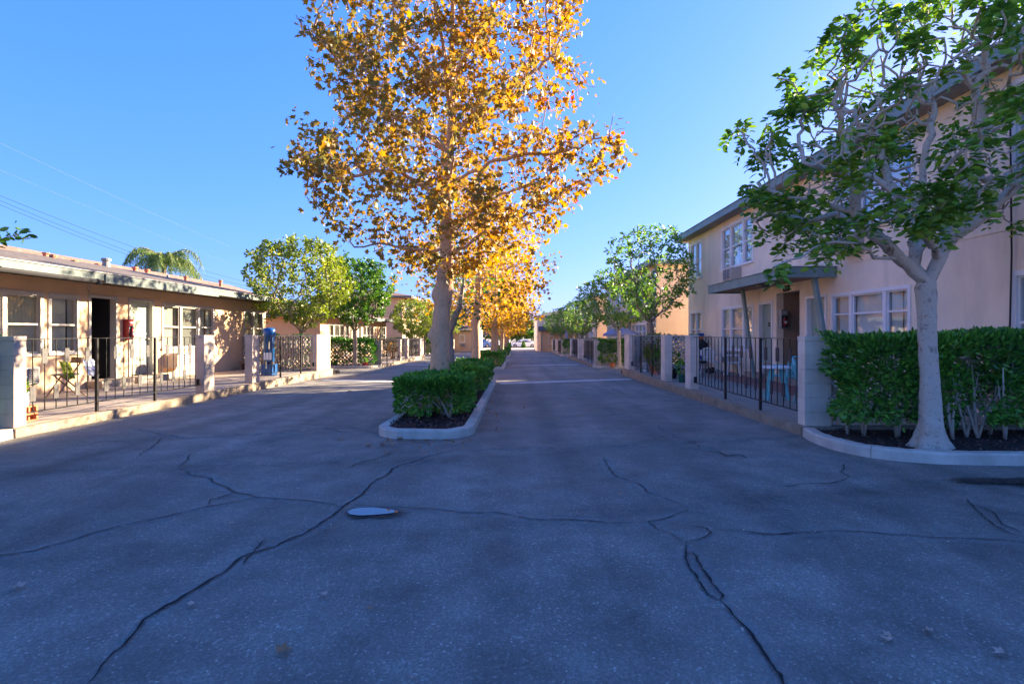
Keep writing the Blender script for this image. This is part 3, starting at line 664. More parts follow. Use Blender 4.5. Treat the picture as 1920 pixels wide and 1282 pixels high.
    if k == 0:
        for (x, y, w_, h_, m_) in [(-13.3, 16.1, .07, .26, 'clay'), (-13.2, 16.75, .07, .2, 'clay'), (-13.35, 18.25, .1, .42, 'drip'), (-12.6, 20.3, .04, .22, 'metal')]:
            q = MB(); zb = ze+.1+.7*(x0r-x)/(x0r-xr) - .03
            if m_ == 'drip': q.lathe([(.2, -.05), (.13, .1), (.1, h_*.8), (.14, h_*.8+.01), (.14, h_), (.1, h_+.02)], x, y, 14, zb)
            else: q.lathe([(w_*1.3, -.05), (w_, .05), (w_, h_*.7), (w_*1.35, h_*.72), (w_*1.35, h_)], x, y, 8, zb)
            o = q.build('roof_vent', m_, t)
    return t
for k in range(3): left_building(k)
ext_cabinet(Face((-10.3, 0, 0), (0, 1, 0), (1, 0, 0)), 14.78, 1.28, 1.82, .2, .15, 'red extinguisher box with white lettering between the two doors on the left', True)

# long building behind the left row, seen as a strip of pink roof
t = thing('back_building', 'long building with a pinkish tiled roof ridge behind the low left block', 'building', (-20, 10, 0))
b = MB(); b.box(-26, -19.2, 6, 46, -.2, 3.9); b.build('wall', 'stuccoL', t)
b = MB(); b.hexa([(-26.6, 5.5, 3.85), (-18.6, 5.5, 3.85), (-18.6, 46.5, 3.85), (-26.6, 46.5, 3.85), (-22.7, 8, 5.4), (-22.5, 8, 5.4), (-22.5, 44, 5.25), (-22.7, 44, 5.25)]); rf = b.build('roof', 'redshingle', t)
for (x, y, h_) in [(-20.8, 30.6, .4), (-20.8, 31.6, .38), (-21.2, 36, .3), (-21.4, 25.5, .22), (-21.4, 40.6, .4), (-21.2, 28.4, .15)]:
    q = MB(); q.lathe([(.14, -.1), (.11, .05), (.11, h_*.7), (.15, h_*.72), (.15, h_)], x, y, 8, 5.3-(x+22.5)*.36); q.build('roof_vent', 'clay', t)

# end buildings closing the court
def end_building(side):
    s = side; xc = 2.62 if s > 0 else -4.75; y = 68.; z0 = -.78
    t = thing('end_building', ['plain two storey block closing the far left end of the drive', 'plain two storey block closing the far right end of the drive'][s > 0], 'building', (xc, y, z0))
    b = MB(); x1 = xc+s*11
    b.box(min(xc, x1), max(xc, x1), y, y+12, z0, 3.55); b.build('wall', 'stucco', t)
    r = MB(); r.hexa([(min(xc, x1)-.35, y-.35, 3.55), (max(xc, x1)+.35, y-.35, 3.55), (max(xc, x1)+.35, y+12.3, 3.55), (min(xc, x1)-.35, y+12.3, 3.55), (min(xc, x1)+3, y+3, 4.4), (max(xc, x1)-3, y+3, 4.4), (max(xc, x1)-3, y+9, 4.4), (min(xc, x1)+3, y+9, 4.4)]); r.build('roof', 'shingle', t)
    f = MB(); f.box(min(xc, x1)-.38, max(xc, x1)+.38, y-.39, y-.351, 3.42, 3.6); f.build('fascia', 'fascia', t)
    w = MB(); xa = xc+s*.3; xb = xc+s*8; w.hexa([(min(xa, xb), y-1.6, z0), (max(xa, xb), y-1.6, z0), (max(xa, xb), y-.01, z0), (min(xa, xb), y-.01, z0), (min(xa, xb), y-1.6, 1.6 if s > 0 else 2.6), (max(xa, xb), y-1.6, 2.6 if s > 0 else 1.6), (max(xa, xb), y-.01, 2.8), (min(xa, xb), y-.01, 2.8)]) if False else w.box(min(xa, xb), max(xa, xb), y-1.6, y-.01, z0, 1.7)
    w.build('porch_wall', 'stuccoL', t)
    lr = MB(); lr.hexa([(min(xa, xb)-.2, y-1.9, 1.7), (max(xa, xb)+.2, y-1.9, 1.7), (max(xa, xb)+.2, y-.02, 1.7), (min(xa, xb)-.2, y-.02, 1.7), (min(xa, xb)-.2, y-1.9, 1.8), (max(xa, xb)+.2, y-1.9, 1.8), (max(xa, xb)+.2, y-.02, 2.3), (min(xa, xb)-.2, y-.02, 2.3)]); lr.build('porch_roof', 'shingle', t)
    F = Face((0, y-1.6, z0), (1, 0, 0), (0, -1, 0)); u = 3.95 if s > 0 else -6.6
    window(F, t, u, u+.5, 1.0 if s > 0 else 1.2, 1.9 if s > 0 else 2.05, (), blinds=True, seed=5)
    aircon(F, t, u+.02, u+.5, (2.0 if s > 0 else .7), (2.3 if s > 0 else 1.05), .3)
    p = MB(); p.tube([(xc+s*.42, y-1.66, z0), (xc+s*.42, y-1.66, 1.6)], .04, 6); p.build('downpipe', 'drip', t)
end_building(1); end_building(-1)

# ------------------------------------------------------------------ courtyards
def rounded(pts):  # list of (x,y)
    return pts
def kerb(path, w, h, name='kerb', closed=False, inner=1, label=None):
    """upright kerb along path; inner side offset to the left of travel"""
    n = len(path); L = []; Rr = []
    for i, p in enumerate(path):
        a = path[i-1] if (i > 0 or closed) else path[i]; b = path[(i+1) % n] if (i < n-1 or closed) else path[i]
        d = Vector((b[0]-a[0], b[1]-a[1])).normalized(); nn = Vector((-d.y, d.x))*inner
        L.append((p[0], p[1])); Rr.append((p[0]+nn.x*w, p[1]+nn.y*w))
    m = MB(); prof = []
    rr = random.Random(3)
    for i in range(n):
        z = gz(path[i][1]); o = L[i]; q = Rr[i]; hh = h + rr.uniform(-.005, .005)
        mid = lambda t_: (o[0]+(q[0]-o[0])*t_, o[1]+(q[1]-o[1])*t_)
        prof.append([(o[0], o[1], z-.1), (*mid(.04), z+hh*.82), (*mid(.14), z+hh), (*mid(.92), z+hh), (q[0], q[1], z+hh*.9), (q[0], q[1], z-.1)])
    full = []   # tooled joints every metre and a half or so
    run = 0.
    for i in range(n if closed else n-1):
        full.append(prof[i]); b_ = prof[(i+1) % n]; a_ = prof[i]; Ls = math.dist(a_[0][:2], b_[0][:2]); run += Ls
        if run > 1.5 and Ls > .06:
            run = 0.; lp = lambda u, dz_: [tuple(a_[q][c]+(b_[q][c]-a_[q][c])*u+(dz_ if c == 2 and 0 < q < 5 else 0)+((a_[3][c]-a_[0][c])*.09*(dz_ != 0 and q < 2) if c < 2 else 0) for c in range(3)) for q in range(6)]
            e = .008/Ls; full += [lp(.5-e, 0), lp(.5, -.022), lp(.5+e, 0)]
    if not closed: full.append(prof[-1])
    prof = full; n2 = len(prof)
    for i in range(n2 if closed else n2-1):
        a, b = prof[i], prof[(i+1) % n2]
        for j in range(5): m.quad(a[j], b[j], b[j+1], a[j+1])
    if not closed:
        m.poly(prof[0][::-1]); m.poly(prof[-1])
    o = m.build(name, 'kerb'); o['kind'] = 'structure'
    if label: o['label'] = label
    return o, Rr
def arc(cx, cy, r, a0, a1, n=10, ry=None):
    return [(cx+r*math.cos(R(a0+(a1-a0)*i/n)), cy+(ry or r)*math.sin(R(a0+(a1-a0)*i/n))) for i in range(n+1)]

def block_pillar(x0, x1, y0, y1, zb, label, h=1.28, courses=6):
    rr = random.Random(label)
    b = MB(); ch = h/courses*0.955; z = zb
    for c in range(courses):
        hh = h*.155 if c < courses-0 else .1
        j = rr.uniform(-.0015, .0015)
        b.box(x0+j, x1+j, y0-j, y1-j, z, z+h*.158-.005); b.box(x0+.006, x1-.006, y0+.006, y1-.006, z+h*.158-.005, z+h*.158); z += h*.158
    b.box(x0-.004, x1+.004, y0-.004, y1+.004, z, zb+h)
    o = b.build('block_pillar', 'block' if x0 > 0 else 'blockL', None, bevel=.004)
    # move origin to base
    c = ((x0+x1)/2, (y0+y1)/2, zb); o.data.transform(__import__('mathutils').Matrix.Translation((-c[0], -c[1], -c[2]))); o.location = c
    return tag(o, label, 'pillar', 'block pillars of the patio fences')

def fence_panel(x, ya, yb, zb, label, posts, m='iron', mp='plate', lowonly=False, detail=True, seed=0):
    t = thing('iron_fence', label, 'fence', (x, (ya+yb)/2, zb), 'iron fence panels between pillars')
    zt, zl = zb+1.24, zb+.165
    b = MB(); b.box(x-.012, x+.012, ya+.003, yb-.003, zt-.006, zt+.006); b.build('top_rail', m, t)
    b = MB(); b.box(x-.012, x+.012, ya+.003, yb-.003, zl-.008, zl+.008); b.build('bottom_rail', m, t)
    for p in posts:
        b = MB(); b.box(x-.02, x+.02, p-.02, p+.02, zb-.005, zt-.007); b.build('post', m, t)
    ed = [ya] + list(posts) + [yb]; rr = random.Random(seed)
    for i in range(len(ed)-1):
        n = max(2, round((ed[i+1]-ed[i])/.205)); st = (ed[i+1]-ed[i])/n
        for k in range(1, n):
            y = ed[i]+st*k; b = MB(); bend = .0
            if lowonly and i == len(ed)-2 and k in (3, 4): bend = .035
            b.tube([(x, y, zl+.009), (x, y+bend*.7, zl+.3), (x+bend*.3, y+bend, zl+.5), (x, y, zl+.8), (x, y, zt-.007)], .0085, 5 if detail else 4, False)
            ba = b.build('baluster', m, t)
            hi = (k % 2 == 0)
            if k == n-1 and not hi: continue
            if lowonly and i == len(ed)-2 and hi: continue
            zc = zb+(.98 if hi else .43); q = MB(); tw = rr.uniform(-.12, .12)
            q.box(-.007, .007, -.045, .045, -.11, .11); q.xf(lambda p: Vector((x+p.x+p.y*math.sin(tw), y+p.y*math.cos(tw), zc+p.z))); q.build('plate', mp, ba)
    b = MB(); b.box(x-.03, x+.03, yb-.1, yb-.07, zl, zl+.14); b.build('bracket', m, t)
    return t

def lattice(x0, x1, y, zb, label, h=1.22, base=.0):
    """openwork block screen: diagonal webs in 0.4 m blocks"""
    t = thing('breeze_block_wall', label, 'wall', ((x0+x1)/2, y, zb), 'openwork block screens')
    lo, hi = min(x0, x1), max(x0, x1); n = max(1, round((hi-lo)/.4)); w = (hi-lo)/n; rows = 3; hb = (h-.02)/rows; T = .045
    for c in range(n):
        for r in range(rows): pass
    b = MB()
    for c in range(n):
        for r in range(rows):
            xa, za = lo+c*w, zb+base+r*hb
            b.box(xa+.001, xa+.012, y-T, y+T, za, za+hb); b.box(xa+w-.012, xa+w-.001, y-T, y+T, za, za+hb)
            b.box(xa+.013, xa+w-.013, y-T+.001, y+T-.001, za+.001, za+.011); b.box(xa+.013, xa+w-.013, y-T+.001, y+T-.001, za+hb-.011, za+hb-.001)
            q = .5; t_ = .021; dd = T-.004
            for (ax, az, bx, bz) in [(0, 0, 1, 1), (0, 1, 1, 0), (0, .5, .5, 0), (.5, 1, 1, .5), (0, .5, .5, 1), (.5, 0, 1, .5)]:
                p0 = Vector((xa+.012+(w-.024)*ax, 0, za+.01+(hb-.02)*az)); p1 = Vector((xa+.012+(w-.024)*bx, 0, za+.01+(hb-.02)*bz)); d = (p1-p0).normalized(); nn = Vector((-d.z, 0, d.x))*t_
                dd -= .0012
                b.hexa([Vector((v.x, y+s_, v.z)) for s_ in (-dd, dd) for v in (p0-nn, p1-nn, p1+nn, p0+nn)])
    b.build('screen', 'block' if x0 > 0 else 'blockL', t)
    b = MB(); b.box(lo, hi, y-.06, y+.06, zb+base+rows*hb+.001, zb+h+.03); b.build('cap', 'block', t)
    return t

# leaf helpers ------------------------------------------------------
def leaf_shape(kind):
    if kind == 'maple':
        pol = [(0, 1), (20, .55), (48, .88), (72, .45), (105, .62), (140, .32), (180, .22), (220, .32), (255, .62), (288, .45), (312, .88), (340, .55)]
        P = [(0, 0, .06)] + [(math.sin(R(a))*r*.62, math.cos(R(a))*r*.62+.0, -.10*abs(math.sin(R(a)))*r) for a, r in pol]
        k = len(pol); Fc = [(0, 1+i, 1+(i+1) % k) for i in range(k)]
    elif kind == 'star':
        pol = [(0, 1), (30, .5), (60, .85), (115, .45), (180, .3), (245, .45), (300, .85), (330, .5)]
        P = [(math.sin(R(a))*r*.6, math.cos(R(a))*r*.6, -.08*abs(math.sin(R(a)))) for a, r in pol]; Fc = [(0, 1, 7), (1, 2, 3), (5, 6, 7), (1, 3, 7), (3, 5, 7), (3, 4, 5)]
    elif kind == 'oval':
        P = [(0, 0, 0), (.2, .3, .05), (.22, .65, .05), (0, 1, -.06), (-.22, .65, .05), (-.2, .3, .05)]; Fc = [(0, 1, 2), (0, 2, 3), (0, 3, 4), (0, 4, 5)]
    elif kind == 'blade':
        P = [(-.02, 0, 0), (.02, 0, 0), (.012, .6, 0), (0, 1, -.05), (-.012, .6, 0)]; Fc = [(0, 1, 2), (0, 2, 4), (4, 2, 3)]
    else:
        P = [(0, 0, 0), (.28, .5, .06), (0, 1, 0), (-.28, .5, .06)]; Fc = [(0, 1, 2), (0, 2, 3)]
    return np.array(P, np.float32), np.array(Fc, np.int32)
def leaves(name, pts, dirs, size, kind, m, parent=None, droop=.0, flat=.0, seed=1, sv=.35):
    """one mesh of leaf blades at pts; blade axis along dirs with scatter"""
    r = np.random.default_rng(seed); n = len(pts); S, Fc = leaf_shape(kind)
    d = np.asarray(dirs, float)+r.normal(0, .45, (n, 3)); d[:, 2] -= droop; d /= np.linalg.norm(d, axis=1, keepdims=True)
    nn = r.normal(0, 1, (n, 3)); nn[:, 2] += flat; nn -= d*np.sum(nn*d, 1, keepdims=True); nn /= np.linalg.norm(nn, axis=1, keepdims=True)
    x = np.cross(d, nn); sz = size*(1+r.uniform(-sv, sv, n))
    V = pts[:, None, :] + sz[:, None, None]*(S[None, :, 0:1]*x[:, None]+S[None, :, 1:2]*d[:, None]+S[None, :, 2:3]*nn[:, None])
    k = len(S); Fa = Fc[None]+(np.arange(n)*k)[:, None, None]
    return npmesh(name, V.reshape(-1, 3), Fa.reshape(-1, 3), m, parent)

def hedge(x0, x1, y0, y1, zb, h, label, m='hedge_leaf', size=.075, n=7000, seed=1, lift=.22, stems=8, cat='hedge', group='clipped hedges', gaps=.0):
    cx, cy = (x0+x1)/2, (y0+y1)/2
    t = thing('hedge', label, cat, (cx, cy, zb), group)
    r = np.random.default_rng(seed); hx, hy = (x1-x0)/2, (y1-y0)/2; hz = (h-lift)/2
    P = []
    while len(P) < n:
        q = r.uniform(-1, 1, (n*2, 3))
        edge = np.minimum.reduce([(1-abs(q[:, 0]))*hx, (1-abs(q[:, 1]))*hy, (1-abs(q[:, 2]))*hz])
        keep = r.random(len(q)) < np.exp(-edge/.07)
        # rough lower edge, and hollows
        lowcut = q[:, 2]*hz+hz < .16*np.array([noise.noise((a*hx*2.2, b*hy*2.2, seed)) for a, b in q[:, :2]])+.02
        hol = np.array([noise.noise((a*hx*1.9+seed, b*hy*1.9, c*hz*1.9)) for a, b, c in q]) < -.33+gaps-.0*q[:, 2]
        lowd = (q[:, 2] < (-.2 if m == 'hedge_leaf' else .15)) & (r.random(len(q)) < (.45 if m == 'hedge_leaf' else .72))
        keep &= ~lowcut & ~(hol & (q[:, 2] < .6)) & ~lowd
        P += list(q[keep])
    q = np.array(P[:n]); corner = np.linalg.norm(q[:, :2]**4, axis=1)
    pts = np.stack([cx+q[:, 0]*hx*(1+.04*np.sin(q[:, 2]*7)), cy+q[:, 1]*hy, zb+lift+hz+q[:, 2]*hz], 1)
    bump = np.array([noise.noise((p[0]*1.6, p[1]*1.6, p[2]*1.6)) for p in pts]); nrm = np.stack([q[:, 0]*(abs(q[:, 0]) > .8), q[:, 1]*(abs(q[:, 1]) > .8), q[:, 2]*(abs(q[:, 2]) > .7)], 1)
    pts += nrm*(bump*.12)[:, None] + r.normal(0, .012, pts.shape)
    leaves('foliage', pts, nrm*1.1+np.array([0, 0, .45]), size, 'oval', m, t, seed=seed, sv=.4)
    b = MB(); rr = random.Random(seed)
    for i in range(stems):
        sx, sy = rr.uniform(x0+.12, x1-.12), rr.uniform(cy-hy*.5, cy+hy*.5)
        for j in range(3):
            dx, dy = rr.uniform(-.28, .28), rr.uniform(-.2, .2); z1 = zb+h*rr.uniform(.55, .85)
            dx = max(min(dx, x1-.05-sx), x0+.05-sx)
            b.tube([(sx, sy, zb-.02), (sx+dx*.3+rr.uniform(-.03, .03), sy+dy*.3, zb+(z1-zb)*.35), (sx+dx*.7, sy+dy*.7, zb+(z1-zb)*.7), (sx+dx, sy+dy, z1)], [.022, .016, .012, .006], 5)
    b.build('stems', 'bark_grey', t, True)
    return t
def mulch(poly_in, z, label, n=3000, seed=3, slope=False):
    b = MB(); b.poly([(x, y, gz(y)+z) for x, y in poly_in]); o = b.build('soil_bed', 'soil'); tag(o, label, kind='structure')
    xs = [p[0] for p in poly_in]; ys = [p[1] for p in poly_in]; r = np.random.default_rng(seed); pts = []
    def inside(x, y):
        c = False; j = len(poly_in)-1
        for i in range(len(poly_in)):
            xi, yi = poly_in[i]; xj, yj = poly_in[j]
            if (yi > y) != (yj > y) and x < (xj-xi)*(y-yi)/(yj-yi)+xi: c = not c
            j = i
        return c
    while len(pts) < n:
        x, y = r.uniform(min(xs), max(xs)), r.uniform(min(ys), max(ys))
        if inside(x, y): pts.append((x, y, gz(y)+z+r.uniform(.0, .025)))
    d = r.normal(0, 1, (n, 3)); d[:, 2] *= .25
    o = leaves('mulch', np.array(pts), d, .045, 'quad', 'mulch', seed=seed, flat=2.5); tag(o, 'dark bark mulch chips '+label.split(' ', 2)[-1] if False else None, kind='stuff')
    return o

SIDE = {1: 'right', -1: 'left'}
def courtyard(k, s):
    """s=+1 right row, -1 left row"""
    D = k*PER; dz = DZ[k]; sn = SIDE[s]; pl = f'{ORD[k]} {sn} patio'
    Y = [8.0, 13.25, 13.65, 15.5, 15.95, 20.4, 20.8, 21.2] if s > 0 else [7.82, 12.6, 13.02, 14.9, 15.32, 19.75, 20.2, 21.1]
    xk = 4.05 if s > 0 else -6.93; xw = 7.4 if s > 0 else -10.3; zf = .13+dz
    # patio slab with a rough aggregate kerb face
    b = MB(); xa, xb = sorted((xk+s*.18, xw-s*.001)); ye = Y[7]+.12; y_0 = Y[0]-.06
    b.box(xa, xb, y_0+.001+D, ye-.001+D, zf-.6, zf); o = b.build('patio_slab', 'concrete'); tag(o, f'concrete patio floor in front of the {ORD[k]} {sn} block', kind='structure')
    b = MB(); xa, xb = sorted((xk, xk+s*.18-s*.001)); n = 9
    rr = random.Random(k*2+s)
    for i in range(n):
        a = y_0+(ye-y_0)*i/n+.003+D; e = y_0+(ye-y_0)*(i+1)/n-.003+D; j = rr.uniform(-.006, .006)
        b.box(xa+j, xb, a, e, zf-.6, zf-.003+j*.3)
    o = b.build('patio_kerb', 'kerbface'); o['kind'] = 'structure'
    if k == 0 and s > 0:
        b = MB(); b.box(5.9, 7.36, 12.0, 17.6, zf+.0, zf+.004); o = b.build('red_floor_patch', 'redfloor'); o['kind'] = 'structure'
    px = xk+s*.08
    x2 = px+s*.2; x4 = px+s*.38
    def pil(xa, xb, y0, y1, lab): return block_pillar(min(xa, xb), max(xa, xb), y0+D, y1+D, zf, lab)
    pil(px, x4, Y[0], Y[0]+.2, f'wide block pillar at the near corner of the {pl}')
    pil(px, x2, Y[1], Y[2], f'block pillar on the near side of the gateway, {pl}')
    pil(px, x2, Y[3], Y[4], f'block pillar on the far side of the gateway, {pl}')
    pil(px, x2, Y[5], Y[6], f'block pillar ending the fence at the far corner, {pl}')
    fx = px+s*.09
    post1 = [9.66, 11.27] if s > 0 else [9.49, 11.02]; post2 = [17.35, 18.9] if s > 0 else [16.9, 18.5]
    m, mp = ('iron', 'plate') if s > 0 else ('ironL', 'plateL')
    fence_panel(fx, Y[0]+.2+D, Y[1]+D, zf, f'black iron railing between near corner pillar and gateway, {pl}', [p+D for p in post1], m, mp, lowonly=(s > 0), detail=k == 0)
    fence_panel(fx, Y[4]+D, Y[5]+D, zf, f'iron railing beyond the gateway up to the far pillar, {pl}', [p+D for p in post2], m, mp, detail=k == 0)
    # side walls: near and far openwork screens
    lattice(x4+s*.002, xw-s*.01, Y[0]+.12+D, zf, f'openwork block wall behind the hedge at the near end of the {pl}')
    lattice(px+s*.62, xw-s*.01, Y[7]+D, zf, f'openwork block wall closing the far end of the {pl}')
    b = MB(); xa, xb = sorted((px, px+s*.615)); b.box(xa, xb, Y[7]-.07+D, Y[7]+.07+D, zf, zf+1.26); b.box(*sorted((px, px+s*.12)), Y[6]+.002+D, Y[7]-.072+D, zf, zf+1.26)
    o = b.build('wing_wall', 'block' if s > 0 else 'blockL'); tag(o, f'short solid block wall joining far pillar and screen, {pl}', 'wall', 'solid wing walls')
    # near planter
    yb = Y[0]-.06+D
    if s > 0: path = [(4.06, yb), (3.96, 7.6+D), (3.93, 7.2+D), (3.97, 6.85+D), (4.1, 6.55+D), (4.34, 6.34+D), (4.7, 6.2+D), (5.2, 6.14+D), (6.2, 6.13+D), (8.4, 6.13+D)] + ([(12, 6.13+D)] if k == 0 else [])
    else: path = [(-6.95, yb), (-6.9, 7.4+D), (-6.92, 7.0+D), (-7.1, 6.6+D), (-7.5, 6.3+D), (-8.1, 6.15+D), (-9.5, 6.13+D), (-10.8, 6.13+D)]
    P2 = []
    for i in range(len(path)-1):
        for q in range(4): u = q/4; P2.append((path[i][0]+(path[i+1][0]-path[i][0])*u, path[i][1]+(path[i+1][1]-path[i][1])*u))
    P2.append(path[-1])
    for _ in range(3): P2 = [P2[0]] + [((P2[i-1][0]+P2[i][0]*2+P2[i+1][0])/4, (P2[i-1][1]+P2[i][1]*2+P2[i+1][1])/4) for i in range(1, len(P2)-1)] + [P2[-1]]
    _, inn = kerb(P2, .16, .13, inner=1 if s > 0 else -1, label=f'curved concrete kerb of the planting bed before the {pl}')
    poly = list(inn)+[(path[-1][0], yb-.02), (path[0][0]+s*.1, yb-.02)]
    mulch(poly, .085, f'dark mulched planting bed before the {pl}', 3500 if k == 0 and s > 0 else 500, seed=k+3)
    zg = gz(7+D)+.09
    xh0, xh1 = (4.35, 7.3) if s > 0 else (-10.2, -7.3)
    if k == 0 and s > 0: hedge(4.32, 7.25, 7.0, 7.82, zg, 1.31, 'tall glossy green hedge behind the pale trunk at the right edge', n=17500, size=.07, lift=.2, stems=12, seed=11, gaps=.1)
    else:
        lab = {(0, -1): 'tall hedge outside the near left patio corner', (1, -1): 'hedge with pale lattice showing through, behind the dense left tree', (2, -1): 'hedge before the farthest left patio',
               (1, 1): 'tall green hedge behind the pale trunk and orange potted plant', (2, 1): 'small distant hedge before the farthest right patio'}[(k, s)]
        xo = .5 if (k > 0 and s > 0) else .0
        hedge(xh0, xh1, 7.0+D+xo*.3, 7.8+D, zg, 1.34, lab, n=5200 if k == 1 else 2500, size=.10 if k == 1 else .14, seed=20+k+s, lift=.18, gaps=.1 if s < 0 else 0)
    # strip planter beyond the far screen
    ys = Y[7]+.13+D
    b = MB(); xa, xb = sorted((px+s*.2, xw)); b.box(xa, xb, ys, ys+1.7, gz(ys)-.3, gz(ys+1)+.12); o = b.build('planting_strip', 'soil'); tag(o, f'narrow soil strip beyond the {pl}', kind='structure')
    if k < 2: hedge(xa+.7 if s > 0 else xa, xb if s > 0 else xb-.8, ys+.1, ys+.7, gz(ys)+.12, 1.34, f'hedge rising just above the far screen of the {pl}', n=2600, size=.1, seed=31+k+s, lift=.2, gaps=.12)
for k in range(3):
    for s in (1, -1): courtyard(k, s)

# median islands --------------------------------------------------
def island(k, y0, y1, x0=-2.0, x1=-.6):
    w = (x1-x0)/2; cx = (x0+x1)/2
    path = arc(x1-.42, y0+.42, .42, -80, 0, 8) + [(x1, y0+.42+(y1-y0-1.0)*i/8) for i in range(1, 9)] + arc(x1-.45, y1-.5, .45, 5, 85, 6) + arc(x0+.45, y1-.5, .45, 95, 175, 6) + [(x0, y1-.5-(y1-y0-1.0)*i/8) for i in range(1, 9)] + arc(x0+.42, y0+.46, .42, 185, 262, 8)
    # slightly bowed front
    path = [(x, y-(.12*(1-((x-cx)/w)**2) if y < y0+.4 else 0)) for x, y in path]
    _, inn = kerb(path, .15, .125, closed=True, label=['pale concrete kerb around the nearest median island', 'concrete kerb around the second median island', 'concrete kerb around the third median island'][k])
    mulch(inn, .09, f'reddish mulch bed of the {["nearest", "second", "third"][k]} median island', [9000, 900, 400][k], seed=9+k)
island(0, 7.75, 17.6); island(1, 26.4, 36.5, -1.9, -.55); island(2, 46.5, 57, -1.9, -.5)
hedge(-1.88, -.80, 8.62, 10.25, .09, .62, 'clipped low hedge with bare forked stems at the front of the nearest island', 'box_leaf', .07, 8500, 41, .12, 14, gaps=.14)
hedge(-1.80, -.68, 11.7, 13.6, .06, .60, 'clipped low hedge just beyond the big autumn tree', 'box_leaf', .065, 7500, 42, .18, 6)
hedge(-1.75, -.68, 14.2, 17.0, .02, .62, 'longer low hedge at the far end of the nearest island', 'box_leaf', .06, 9000, 43, .16, 6)
hedge(-1.7, -.72, 27.2, 31.0, -.2, .66, 'low hedge filling the front of the second island', 'box_leaf', .08, 5000, 44, .15, 4)
hedge(-1.7, -.7, 32, 35.8, -.3, .62, 'low hedge at the rear of the second island', 'box_leaf', .09, 3500, 45, .12, 3)
hedge(-1.65, -.65, 47.2, 51.5, -.48, .68, 'low hedge on the third island, before far tree trunks', 'box_leaf', .11, 2500, 46, .12, 3)
hedge(-1.6, -.6, 60, 64, -.6, .9, 'farthest low hedge at the end of the median', 'box_leaf', .14, 1500, 47, .1, 3)

# ------------------------------------------------------------------ trees
def grow(att, seeds, step=.14, di=1.2, dk=.28, iters=70, wob=.25, seed=1, grav=0.):
    """space colonisation. seeds: list of (parent_index or -1, xyz)"""
    r = np.random.default_rng(seed); N = np.zeros((9000, 3)); par = []; n = 0
    for p, q in seeds: N[n] = q; par.append(p); n += 1
    A = np.array(att); near = np.full(len(A), 1e9); idx = np.zeros(len(A), int)
    def upd(a, b):
        nonlocal near, idx
        D = np.linalg.norm(A[:, None]-N[None, a:b], axis=2); j = D.argmin(1); d = D[np.arange(len(A)), j]; m = d < near; near[m] = d[m]; idx[m] = j[m]+a
    upd(0, n)
    for it in range(iters):
        act = near < di
        if not act.any():
            act = near < di*1.6
            if not act.any(): break
        use = np.unique(idx[act]); s = n
        for u in use:
            m = act & (idx == u); d = A[m]-N[u]; d /= np.linalg.norm(d, axis=1, keepdims=True)+1e-9; v = d.mean(0)+r.normal(0, wob, 3); v[2] += grav
            L = np.linalg.norm(v)
            if L < 1e-6 or n >= 8990: continue
            N[n] = N[u]+v/L*step; par.append(int(u)); n += 1
        if n == s: break
        upd(s, n); keep = near > dk; A = A[keep]; near = near[keep]; idx = idx[keep]
        if len(A) == 0: break
    return N[:n].copy(), np.array(par)
def radii(N, par, tip=.005, ex=2.3):
    n = len(N); r = np.zeros(n); ch = np.zeros(n, int)
    for i in range(n):
        if par[i] >= 0: ch[par[i]] += 1
    acc = np.zeros(n); order = range(n-1, -1, -1)
    for i in order:
        r[i] = acc[i]**(1/ex) if acc[i] > 0 else tip
        if par[i] >= 0: acc[par[i]] += r[i]**ex
    return r, ch
def tree_mesh(name, N, par, r, ch, skip, m, parent, minr=0., mx=.09, seg=None):
    b = MB(); n = len(N); kid = [[] for _ in range(n)]
    for i in range(n):
        if par[i] >= 0: kid[par[i]].append(i)
    stack = [c for c in range(n) if par[c] >= 0 and (par[c] in skip) and c not in skip]; done = set()
    while stack:
        c = stack.pop(); ch_ = [par[c], c]; cur = c
        while kid[cur]:
            ks = sorted(kid[cur], key=lambda q: -r[q]); stack += ks[1:]; cur = ks[0]; ch_.append(cur)
        if r[c] < minr: continue
        rad = [min(mx, max(.003, r[q])) for q in ch_]; rad[0] = rad[1]*1.05
        b.tube([N[q] for q in ch_], rad, 4 if rad[0] < .015 else (5 if rad[0] < .03 else 7), False)
    return b.build(name, m, parent, True)
def trunk_mesh(path, rad, m, parent, amp=.1, fl=8, seed=0, seg=20, flare=0., rings=40, bumps=(), name='trunk'):
    """displaced trunk following path"""
    P = [Vector(p) for p in path]; L = [0]
    for i in range(1, len(P)): L.append(L[-1]+(P[i]-P[i-1]).length)
    def at(s):
        for i in range(1, len(P)):
            if s <= L[i]+1e-9:
                u = (s-L[i-1])/(L[i]-L[i-1]); u2 = u; return P[i-1].lerp(P[i], u2), rad[i-1]+(rad[i]-rad[i-1])*u
        return P[-1], rad[-1]
    b = MB()
    for i in range(rings+1):
        s = L[-1]*i/rings; p, r0 = at(s)
        for j in range(seg):
            a = 2*math.pi*j/seg; d = Vector((math.cos(a), math.sin(a), 0)); rr = r0
            if flare: rr *= 1+flare*math.exp(-s/.16)*(1+.35*math.sin(a*5+seed)) ; 
            rr *= 1+.05*math.sin(a*3+s*2+seed)
            q = p+d*rr; rr *= 1+amp*noise.noise(q*fl+Vector((seed, 0, 0)))+amp*.4*noise.noise(q*fl*3)
            for (bz, ba, ht, wd) in bumps:
                da = math.atan2(math.sin(a-ba), math.cos(a-ba)); rr += ht*math.exp(-((p.z-bz)/wd)**2-(da/.75)**2)*(1+.35*noise.noise(q*22))
            b.v.append(tuple(p+d*rr))
    for i in range(rings):
        for j in range(seg):
            a = i*seg+j; c = i*seg+(j+1) % seg; b.f.append((a, c, c+seg, a+seg))
    b.f.append(tuple(rings*seg+j for j in range(seg)))
    return b.build(name, m, parent, True)
